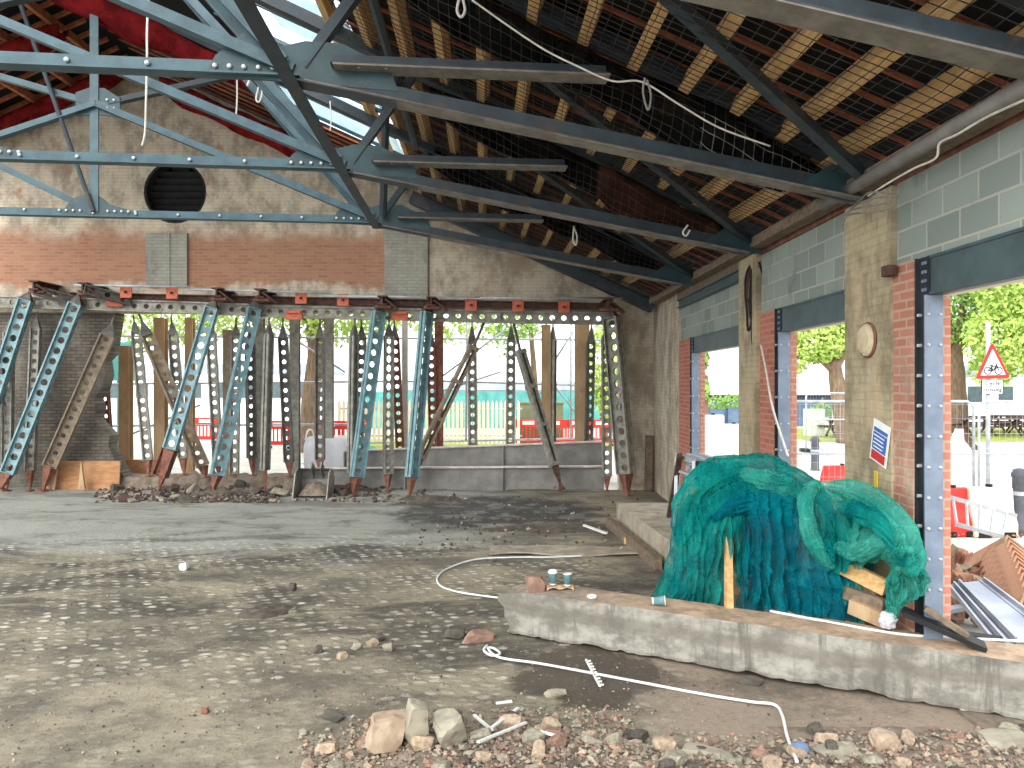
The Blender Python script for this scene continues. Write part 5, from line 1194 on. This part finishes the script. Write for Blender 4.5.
roll('bundled_fold', 'teal_net_light', [(828,486,6.62,.05), (852,490,6.42,.08), (876,502,6.15,.09), (896,524,5.92,.1), (908,552,5.83,.1), (912,580,5.84,.06)], .1, 43)
roll('bundled_fold', 'teal_net_light', [(836,545,6.4,.04), (854,552,6.22,.07), (876,546,6.02,.08), (894,536,5.88,.05)], .1, 44)
drape('bundled_flap', 'teal_net_light', [(884,520,6.02), (900,530,5.92), (914,548,5.84), (919,566,5.82)], [(884,585,6.05), (898,600,5.98), (912,596,5.9), (923,582,5.85)], 37, .06, 5, .1, nu=80, nv=50)
drape('hanging_tail', 'teal_net_light', [(886,548,5.98), (898,552,5.9), (911,556,5.84)], [(888,604,6.03), (898,606,5.99), (909,602,5.95)], 15, .05, 6, .06, nu=60)
roll('hanging_tail', 'teal_net_light', [(897,575,6.0,.07), (895,596,6.04,.07), (893,610,6.05,.05), (891,622,6.06,.04)], .07, 7, nu=40)
roll('tied_end', 'plastic_bag', [(889,612,6.05,.04), (888,619,6.05,.06), (889,628,6.05,.05)], .05, 8, nu=24)
fr = thing('wooden_trestle', (2.4, 7.6, .4), 'pine timber trestle showing through the gap in the green netting', 'timber frame')
def tb(nm, a, c, w_, h_, mat='wood'): b = MB(); b.bar(a, c, w_, h_, (0, 1, 0)); b.build(nm, mat, fr)
tb('post', P(728, 520, 7.4), PG(729, 613, .4), .06, .06); tb('post', P(755, 505, 7.5), PG(757, 600, .4), .07, .07)
tb('post', P(838, 510, 6.95), P(842, 624, 6.95), .06, .06); tb('rail', P(690, 490, 7.65), P(836, 500, 7.0), .07, .07)
tb('rail', P(728, 590, 7.6), P(838, 600, 6.95), .06, .06)
for i, (x0, y0, x1, y1, Y, w_, m_) in enumerate(((842,566,886,588,6.5,.13,'wood'), (845,592,884,606,6.5,.11,'old_wood'), (850,606,888,622,6.42,.12,'tan_post'), (846,580,878,596,6.6,.09,'old_wood'))):
    b = MB(); b.bar(P(x0, y0, Y), P(x1, y1, Y-.28), .05, w_); tag(b.build('timber_plank', m_), '%s plank under the green netting near its tied white end' % ('pale pine', 'weathered grey', 'tan', 'narrow dark')[i], 'plank', 'planks under the netting')

# trestles and post behind the netting
b = MB(); b.bar(PG(669, 517, .4), P(680, 455, 10.6), .07, .07); tag(b.build('rusty_post', 'dark_rust'), 'leaning rusty post on the raised strip left of the metal trestles', 'post')
def trestle(px, label):
    Y = 10.9; t = thing('metal_trestle', PG(px, 520, .4), label, 'trestle', 'grey metal trestles')
    a = P(px, 455, Y); c = P(px+17, 461, Y-.5); g = lambda p: V((p.x, p.y, .4))
    b = MB(); b.bar(a, c, .06, .06); b.build('top_bar', 'galv', t)
    for p, dx in ((a, -.05), (a, .1), (c, -.05), (c, .1)):
        b = MB(); b.bar(p, g(p)+V((dx, .25 if dx > 0 else -.1, 0)), .045, .045); b.build('leg', 'galv', t)
    b = MB(); b.bar(P(px-1, 470, Y), P(px+17, 476, Y-.5), .035, .035); b.build('cross_bar', 'galv', t)
for i, x in enumerate((677, 688, 700)): trestle(x, 'grey metal trestle on the raised strip behind the netting, %s from the left' % ORD[i])
b = MB(); c = P(728, 466, 10.4); b.box(V((2.82, 10.6, .85)), (.55, .5, .9)); b.box(V((2.82, 10.6, 1.32)), (.6, .55, .05)); tag(b.build('plastic_crate', 'black', bevel=.02), 'black crate behind the top of the green netting in the farthest doorway', 'crate')
b = MB(); c = PG(684, 512, .4); b.lathe([(.06, 0), (.07, .1), (.05, .16), (.03, .18)], 12, Matrix.Translation(c)); tag(b.build('yellow_bottle', 'yellow', smooth=True), 'small yellow bottle on the raised strip beside the leaning rusty post', 'bottle')
b = MB(); b.bar(V((3.05, 17.25, .02)), V((3.08, 17.28, 1.25)), .16, .08); tag(b.build('timber_board', 'old_wood'), 'tall grey board standing in the far right corner of the room', 'board')

# things on the pale pier
t = thing('wall_plate', PW(862, 355, 3.14), 'round pale metal plate fixed high on the pale pier', 'wall plate')
c = PW(869, 340, 3.15); b = MB(); b.lathe([(.145, 0), (.145, .03), (.11, .06), (.02, .065)], 28, Matrix.Translation(c) @ Matrix.Rotation(-math.pi/2, 4, 'Y')); b.build('disc', 'plaster', t, smooth=False)
b = MB(); b.lathe([(.15, 0), (.16, .012), (.15, .03), (.146, .012)], 28, Matrix.Translation(c) @ Matrix.Rotation(-math.pi/2, 4, 'Y')); b.build('rim', 'rust', t)
for a in (.5, 2.6, 4.7):
    b = MB(); b.lathe([(.012, 0), (.012, .02)], 6, Matrix.Translation(c+V((-.03, .125*math.cos(a), .125*math.sin(a)))) @ Matrix.Rotation(-math.pi/2, 4, 'Y')); b.build('bolt', 'bolt', t)
b = MB(); c = PW(889, 271, 3.11); b.box(c, (.08, .12, .09)); tag(b.build('iron_stub', 'dark_rust', bevel=.008), 'small rusty iron stub high on the pale pier', 'iron stub')
t = thing('notice', PW(880, 465, 3.14), 'tilted white notice with blue and red blocks on the pale pier', 'notice')
c = PW(880, 443, 3.135); R = Matrix.Rotation(.24, 3, 'X')
def nb(nm, y, z, d, h, x, mat): b = MB(); b.box(c+V((x, 0, 0))+R @ V((0, y, z)), (.006, d, h), R); b.build(nm, mat, t)
nb('board', 0, 0, .3, .36, 0, 'sign_white'); nb('blue_block', 0, .0, .24, .15, -.005, 'sign_blue'); nb('blue_block', 0, .1, .24, .03, -.005, 'sign_blue'); nb('red_block', 0, -.125, .24, .075, -.005, 'sign_red')
for i in range(4): nb('text_line', .01, .05-.033*i, .19-.03*(i % 2), .009, -.0085, 'sign_white')
b = MB(); b.box(PW(876, 479, 3.14), (.01, .06, .14)); tag(b.build('yellow_tag', 'yellow'), 'faded yellow tag under the tilted notice on the pale pier', 'tag')

# ------------------------------------------------------------------ outside the right-hand doorways
def prism2(name, mat, pts, axis, d, parent): b = MB(); b.prism(pts, d, axis=axis); return b.build(name, mat, parent)
# road sign
sg = thing('road_sign', (8.95, 14.4, .1), 'triangular red-bordered cycle warning sign on a grey pole', 'road sign')
px_ = P(990, 400, 14.4).x; b = MB(); b.tube([(px_, 14.46, .1), (px_, 14.46, P(0, 322, 14.4).z)], .038, 12); b.build('pole', 'galv', sg, smooth=True)
tri = [P(992.5, 342, 14.38), P(1010.5, 378, 14.38), P(975.5, 379, 14.38)]; cc = sum(tri, V())/3
def rounded(tr_, k):
    out = []
    for i in range(3):
        a, p, c = tr_[i-1], tr_[i], tr_[(i+1) % 3]
        for s in range(5):
            f = s/4; q0 = p+(a-p).normalized()*k; q1 = p+(c-p).normalized()*k; out.append(q0.lerp(p, f).lerp(p.lerp(q1, f), f))
    return out
prism2('border', 'sign_red', rounded(tri, .07), V((0, 1, 0)), .02, sg)
inner = [cc+(p-cc)*.72-V((0, .006, 0)) for p in tri]; face = prism2('face', 'sign_white', rounded(inner, .02), V((0, 1, 0)), .01, sg)
o = cc+V((-.0, -.016, -.06)); b = MB()
def ring(c, r): b.tube([c+V((math.cos(a*math.pi/10)*r, 0, math.sin(a*math.pi/10)*r)) for a in range(21)], .008, 5)
wl = o+V((-.1, 0, -.02)); wr = o+V((.1, 0, -.02)); ring(wl, .068); ring(wr, .068)
bb = o+V((-.01, 0, -.025)); st = o+V((-.035, 0, .075)); hd = o+V((.065, 0, .075))
for pts in ([wl, st+V((.012, 0, -.03))], [wl, bb], [bb, st], [st+V((.01, 0, -.02)), hd], [bb, hd], [hd+V((-.008, 0, .03)), wr], [st+V((-.03, 0, .005)), st+V((.03, 0, .005))], [hd+V((-.008, 0, .03)), hd+V((.03, 0, .035))]): b.tube(pts, .008, 5)
b.build('bicycle_symbol', 'ink', face)
pq = [P(981.5, 379.5, 14.38), P(1003, 379.5, 14.38), P(1003, 394, 14.38), P(981.5, 394, 14.38)]
prism2('plate_edge', 'ink', pq, V((0, 1, 0)), .015, sg); pc = sum(pq, V())/4
plate = prism2('plate', 'sign_white', [pc+(p-pc)*.94-V((0, .004, 0)) for p in pq], V((0, 1, 0)), .01, sg)
def text(s, c, h, parent, mat):
    cu = bpy.data.curves.new('lettering', 'FONT'); cu.body = s; cu.size = h; cu.align_x = 'CENTER'; cu.extrude = .002; cu.resolution_u = 2
    tmp = bpy.data.objects.new('lettering_tmp', cu); COL.objects.link(tmp); dg = bpy.context.evaluated_depsgraph_get(); me = bpy.data.meshes.new_from_object(tmp.evaluated_get(dg)); bpy.data.objects.remove(tmp)
    me.transform(Matrix.Translation(c-ORG[parent.name]) @ Matrix.Rotation(math.pi/2, 4, 'X')); me.materials.clear(); me.materials.append(M[mat])
    o_ = bpy.data.objects.new('lettering', me); COL.objects.link(o_); o_.parent = parent; ORG[o_.name] = ORG[parent.name]
text('Cycle', pc+V((0, -.012, .03)), .125, plate, 'ink'); text('crossing', pc+V((0, -.012, -.085)), .105, plate, 'ink')
# heras fence
def heras(label, x0, x1, Y, z0=.1, h=2.0):
    t = thing('mesh_fence', ((x0+x1)/2, Y, z0), label, 'fence', 'site fence panels'); b = MB()
    b.tube([(x0, Y, z0), (x0, Y, z0+h-.1), (x0+.1, Y, z0+h), (x1-.1, Y, z0+h), (x1, Y, z0+h-.1), (x1, Y, z0)], .024, 8); b.build('frame', 'galv', t, smooth=True)
    b = MB()
    for i in range(int((x1-x0)/.1)): b.tube([(x0+.1*i+.05, Y, z0+.15), (x0+.1*i+.05, Y, z0+h)], .0025, 3)
    for i in range(8): b.tube([(x0, Y, z0+.2+i*.25), (x1, Y, z0+.2+i*.25)], .0025, 3)
    b.build('wire_mesh', 'galv', t, fix=False)
    b = MB(); b.tube([(x0, Y, z0+1.1), (x1, Y, z0+1.1)], .018, 6); b.build('mid_rail', 'galv', t)
    for x in (x0, x1): b = MB(); b.box((x, Y, z0+.06), (.24, .6, .12)); b.build('foot_block', 'black', t)
xa = P(979, 400, 13.2).x
heras('tall mesh fence panel behind the road sign pole, right part', xa, xa+3.4, 13.2); heras('tall mesh fence panel left of the road sign pole', xa-3.6, xa-.06, 13.25)
heras('pale mesh fence panel seen through the middle doorway', P(806, 400, 26).x, P(834, 400, 26).x+2.2, 26)
# barriers, bollards
def water_barrier(label, x, Y, mat, L, rot=0, z0=.1, h=.8):
    t = thing('road_barrier', (x, Y, z0), label, 'barrier', 'plastic road barriers'); R = Matrix.Rotation(rot, 3, 'Z'); o = V((x, Y, z0))
    pr = [(-.2, 0), (.2, 0), (.2, .2), (.1, .4), (.07, h), (-.07, h), (-.1, .4), (-.2, .2)]
    b = MB(); b.prism([o+R @ V((-L/2, a, z)) for a, z in pr], L, axis=R @ V((1, 0, 0))); b.build('body', mat, t, bevel=.03)
    b = MB(); b.lathe([(.05, 0), (.05, .04)], 12, Matrix.Translation(o+V((0, 0, h)))); b.build('filler_cap', 'black', t)
    for s in (-1, 1): b = MB(); b.box(o+R @ V((s*L*.28, 0, .04)), (.18, .44, .09), R); b.build('fork_slot', 'black', t)
b0 = P(993, 500, 11.6).x
water_barrier('cream plastic road barrier in front of the road sign pole', b0, 11.7, 'cream', .66, 0, .1, .74)
water_barrier('red plastic road barrier left of the cream one', P(958, 500, 11.6).x, 11.75, 'red_plastic', .62, .1, .1, .72)
water_barrier('red plastic road barrier low behind the netting in the middle doorway', P(842, 470, 18).x, 18, 'red_plastic', .9, .1, .0, .5)
for i, (a, c) in enumerate(((702,724), (724,750))): water_barrier('white plastic road barrier in the farthest doorway, %s one' % ('left', 'right')[i], P((a+c)/2, 430, 20).x, 20+.3*i, 'white', .55+.15*i, 0, .1, 1.5-.25*i)
for i, x in enumerate((704, 731)): 
    b = MB(); c = V((P(x, 445, 18).x, 18, .1)); b.lathe([(.14, 0), (.15, .3), (.12, .42), (.06, .48)], 12, Matrix.Translation(c)); tag(b.build('yellow_drum', 'yellow', smooth=True), 'yellow tub low in the farthest doorway, %s one' % ('left', 'right')[i], 'tub', 'yellow tubs')
def bollard(label, px, Y, z0):
    c = V((P(px, 400, Y).x, Y, z0)); t = thing('bollard', c, label, 'bollard', 'grey street bollards'); b = MB(); b.lathe([(.13, 0), (.13, .1), (.11, .14), (.105, .86), (.12, .88), (.12, .93), (.105, .95), (.09, .99), (.03, 1.01)], 18, Matrix.Translation(c)); b.build('post', 'post_grey', t, smooth=True)
    b = MB(); b.lathe([(.113, .6), (.116, .6), (.116, .66), (.113, .66)], 18, Matrix.Translation(c)); b.build('band', 'galv', t)
bollard('grey bollard cut by the right edge of the picture', 1020, 11.8, .1); bollard('grey bollard standing in the middle doorway', 815, 20.5, .0)
b = MB(); a = P(818, 446, 20.5); c = P(852, 452, 20.5); b.tube(smoothpath([a, a.lerp(c, .5)-V((0, 0, .28)), c], 8), .018, 6); tag(b.build('chain', 'galv'), 'thin chain hanging from the bollard in the middle doorway', 'chain')
# ladder-like frame on the ground
t = thing('ladder', PG(980, 520, .1), 'short silver ladder lying tilted over rubble by the red road barrier', 'ladder')
pa, pb, pc_, pd = P(949, 497, 9.9), P(1017, 516, 9.6), P(955, 524, 9.7), P(1004, 537, 9.4)
b = MB(); b.bar(pa, pb, .03, .05); b.build('rail', 'galv', t); b = MB(); b.bar(pc_, pd, .03, .05); b.build('rail', 'galv', t)
for k in range(5): b = MB(); b.tube([pa.lerp(pb, .06+.2*k), pc_.lerp(pd, .04+.23*k)], .018, 6); b.build('rung', 'galv', t)
# roof ridge tiles, sheets, planks
R0t = PG(990, 556, .45); R1t = PG(1016, 606, .3)
for i in range(10):
    q = V(P(999+2.0*i, 556+4.6*i, 8.6-.15*i)); q.z = .56-.022*i
    b = MB(); hd_ = Matrix.Rotation(.12, 3, 'Z') @ Matrix.Rotation(-.55, 3, 'X'); wv = .165; lf = .55 if i == 0 else .2
    for s in (-1, 1):
        b.add([q+hd_ @ V(p) for p in ((0, -.2, .09), (s*wv, -.2, -.09), (s*wv, lf, -.09), (0, lf, .09), (0, -.2, .065), (s*(wv-.02), -.2, -.11), (s*(wv-.02), lf, -.11), (0, lf, .065))], [(0,1,2,3), (7,6,5,4), (0,4,5,1), (1,5,6,2), (2,6,7,3)])
    tag(b.build('ridge_tile', 'terracotta'), 'angled clay ridge tile in the stack outside the nearest doorway, %s from the back' % ORD[i], 'ridge tile', 'stacked ridge tiles')
for i in range(3):
    q = [P(949+5*i, 589+i, 7.3), P(976+4*i, 589, 7.3), P(1046+7*i, 648, 6.2), P(998+9*i, 651, 6.1)]; q = [p+V((0, 0, .03*i)) for p in q]
    b = MB(); b.prism(q, .02, axis=V((0, 0, 1))); a = (q[0]+q[3])/2; 
    for s in (0, 1): b.bar(q[0].lerp(q[1], s)+V((0, 0, .03)), q[3].lerp(q[2], s)+V((0, 0, .03)), .02, .05)
    tag(b.build('steel_sheet', 'sheet_steel'), 'grey folded steel sheet sloping over the beam outside the nearest doorway, %s of the stack' % ('lowest', 'middle', 'topmost')[i], 'steel sheet', 'stacked steel sheets')
for i, (x0, y0, x1, y1, Y0, Y1, w_, m_, lab) in enumerate(((903,611,985,647,5.93,5.7,.2,'black','broad black plank'), (925,608,968,636,5.88,5.74,.07,'old_wood','narrow weathered plank'), (915,605,960,622,7.0,6.6,.1,'dark_rust','rust-brown plank'), (938,612,970,606,7.2,7.3,.1,'sheet_steel','short grey metal strip'), (945,632,1000,640,6.4,6.1,.12,'black','short black plank'))):
    b = MB(); b.bar(P(x0, y0, Y0), P(x1, y1, Y1), w_, .035); tag(b.build('plank', m_), '%s in the scrap behind the beam by the nearest column' % lab, 'plank')
def scrap(r):
    return r.uniform(932, 1010), r.uniform(548, 606)
b = MB()
for k in range(120):
    x, y = scrap(rnd); 
    if x > 985 and y > 570: continue
    q = PG(x, y, .3); vs, fs = rock((rnd.uniform(.06, .2),)*3, 300+k, 1); b.cm = rnd.randrange(3); b.add([v+V((q.x, q.y, .15+.2*rnd.random()*max(0, 1-abs(x-960)/40))) for v in vs], fs)
tag(b.build('brick_rubble', ['rust', 'terracotta', 'stone_c'], fix=False), 'orange broken brick heap outside the nearest doorway', 'rubble', kind='stuff')
for k in range(26):
    q = PG(rnd.uniform(935, 984), rnd.uniform(565, 597), .32); o = bpy.data.objects.new('broken_brick', rnd.choice(protos)); COL.objects.link(o); s = rnd.uniform(.12, .24); o.scale = (s, s*.8, s*.7); o.rotation_euler = (rnd.random(), rnd.random(), rnd.random()*6)
    o.location = (q.x, q.y, .2+.1*rnd.random()); tag(o, 'broken brick on the orange heap outside the nearest doorway', 'brick', 'broken bricks outside')
for k in range(90):
    pass
chips(500, lambda r: (r.uniform(945, 1024), r.uniform(512, 545)), .03, .12, ['rust', 'terracotta', 'old_wood', 'stone_d'], 'dead leaves and scraps around the ladder', 'leaf_litter').location.z += .12
# park beyond
def bench(label, px, Y, rot=0):
    c = V((P(px, 400, Y).x, Y, .13)); t = thing('picnic_table', c, label, 'picnic table', 'picnic tables in the park'); R = Matrix.Rotation(rot, 3, 'Z')
    def bx(nm, o, d): b = MB(); b.box(c+R @ V(o), d, R); b.build(nm, 'dark_rust', t)
    bx('table_top', (0, 0, .74), (1.8, .75, .06)); bx('seat', (0, -.7, .44), (1.8, .26, .05)); bx('seat', (0, .7, .44), (1.8, .26, .05))
    for s in (-1, 1):
        b = MB(); b.bar(c+R @ V((s*.65, -.5, 0)), c+R @ V((s*.65, .2, .72)), .08, .05); b.build('leg', 'dark_rust', t); b = MB(); b.bar(c+R @ V((s*.65, .5, 0)), c+R @ V((s*.65, -.2, .72)), .08, .05); b.build('leg', 'dark_rust', t)
        b = MB(); b.bar(c+R @ V((s*.65, -.75, .4)), c+R @ V((s*.65, .75, .4)), .06, .06); b.build('cross_bar', 'dark_rust', t)
for i, (x, Y, r_) in enumerate(((951,34,.1), (972,36,-.1), (1000,34,.2), (1012,37,0), (1030,35,.1))): bench('brown picnic table on the grass beyond the road sign, %s from the left' % ORD[i], x, Y, r_)
b = MB(); bench('brown picnic table seen through the middle doorway', 846, 33)
t = thing('pavement_sign', (P(958, 440, 27).x, 27, .1), 'white folding pavement sign on the street edge left of the road sign', 'pavement sign'); c = V((P(960, 440, 27).x, 27, .1))
for s, m_ in ((-1, 'white'), (1, 'dark_rust')):
    b = MB(); b.prism([c+V((-.3+.35*(s > 0), 0, 0))+V((s*.28, -.2, 0)), c+V((s*.28+.3, -.25, 0)), c+V((.12, 0, .75)), c+V((-.15, 0, .75))], .03); b.build('panel', m_, t)
b = MB(); b.box(c+V((0, -.02, .76)), (.3, .05, .04)); b.build('hinge', 'dark_rust', t)
def rtree(label, px, Y, lean, r0, hgt, blobs, n, mat, seed):
    c = V((P(px, 400, Y).x, Y, .1)); tree(label, c, [c+V((lean*.4, 0, hgt*.4)), c+V((lean*.8, 0, hgt*.75)), c+V((lean, 0, hgt))], r0, [(c.x+x, Y+y, z, a, b_, d) for x, y, z, a, b_, d in blobs], int(n*1.7), .22, mat, seed, 'park trees')
rtree('big park tree with a dark trunk just right of the nearest column', 957, 36, -.1, .42, 4.2, [(-.5, 0, 6.2, 3.2, 2.6, 2.0), (2.6, .4, 5.6, 2.6, 2, 2.2), (.6, -.5, 8.2, 4, 3, 2.2), (-3.5, 0, 7.0, 2.4, 2, 2.2), (4.4, 0, 7.2, 2.4, 2, 2)], 10000, 'leaf_a', 8)
rtree('yellow-green park tree hanging low behind the road sign', 1040, 32, .2, .3, 3.6, [(-1.4, 0, 4.3, 1.7, 1.6, 1.6), (.8, 0, 4.6, 2.2, 2, 2.0), (-.3, -.3, 6.6, 2.6, 2.2, 1.8), (-1.8, .3, 3.0, .9, 1, .8)], 8000, 'leaf_b', 9)
rtree('park tree with a leaning brown trunk at the right of the middle doorway', 847, 30, -.5, .32, 3.2, [(-1.2, 0, 4.3, 1.3, 1.4, 1.1), (-.2, .3, 5.2, 1.8, 1.6, 1.2), (1.2, 0, 4.9, 1.2, 1.2, 1.2), (-2.2, 0, 3.4, .7, .8, .7)], 6500, 'leaf_b', 10)
rtree('small green tree at the left edge of the farthest doorway', 706, 26, 0, .1, 2.6, [(-.25, 0, 3.3, .35, .5, .5), (-.2, 0, 2.2, .3, .5, .4)], 700, 'leaf_a', 11)
# marquee with planters
x0 = P(655, 400, 42).x; x1 = P(862, 400, 42).x; t = thing('marquee', ((x0+x1)/2, 42, .1), 'long white-roofed marquee with a blue front across the street', 'marquee')
b = MB(); b.box(((x0+x1)/2, 44, .95), (x1-x0, 4, 1.7)); b.build('wall', 'blue_wall', t)
b = MB(); b.prism([V((x0-.2, 41.7, 1.78)), V((x0-.2, 46.3, 1.78)), V((x0-.2, 44, 3.4))], x1-x0+.4, axis=V((1, 0, 0))); b.build('roof', 'marquee', t)
b = MB(); b.box(((x0+x1)/2, 41.75, 1.74), (x1-x0+.4, .1, .14)); b.build('eaves_band', 'column_dark', t)
for i in range(7): b = MB(); b.box((x0+.5+(x1-x0-1)*i/6, 41.9, .95), (.1, .1, 1.7)); b.build('post', 'galv', t)
for i, (x, Y, z) in enumerate(((716, 40, 1.1), (733, 40, 1.2), (821, 38, .75))):
    c = V((P(x, 400, Y).x, Y, z)); t = thing('planter', c, ('leafy planter on the marquee front in the farthest doorway, left one', 'leafy planter on the marquee front in the farthest doorway, right one', 'leafy planter before the marquee in the middle doorway')[i], 'planter', 'planters by the marquee')
    b = MB(); b.box(V((c.x, Y, (z+.1)/2)), (.6, .4, z-.1)); b.build('box', 'blue_wall' if i < 2 else 'white', t); b = MB(); leaves(b, [(c.x, Y, z+.3, .6, .4, .4)], 260, .16, 30+i); b.build('foliage', 'leaf_a', t, fix=False)
for i, x in enumerate((814, 843)):
    b = MB(); c = V((P(x, 400, 34).x, 34, .1)); b.box(c+V((0, 0, .6)), (.85, .3, 1.2)); tag(b.build('white_box', 'white', bevel=.02), 'white box on the street in the middle doorway, %s one' % ('left', 'right')[i], 'box', 'white street boxes')
building('long white building behind the park trees at the far right', P(990, 400, 50).x, 50, 20, 2.9, 'marquee', 'far_grey')
building('low white building behind the marquee', P(760, 400, 60).x, 60, 26, 3.2, 'marquee', 'marquee')
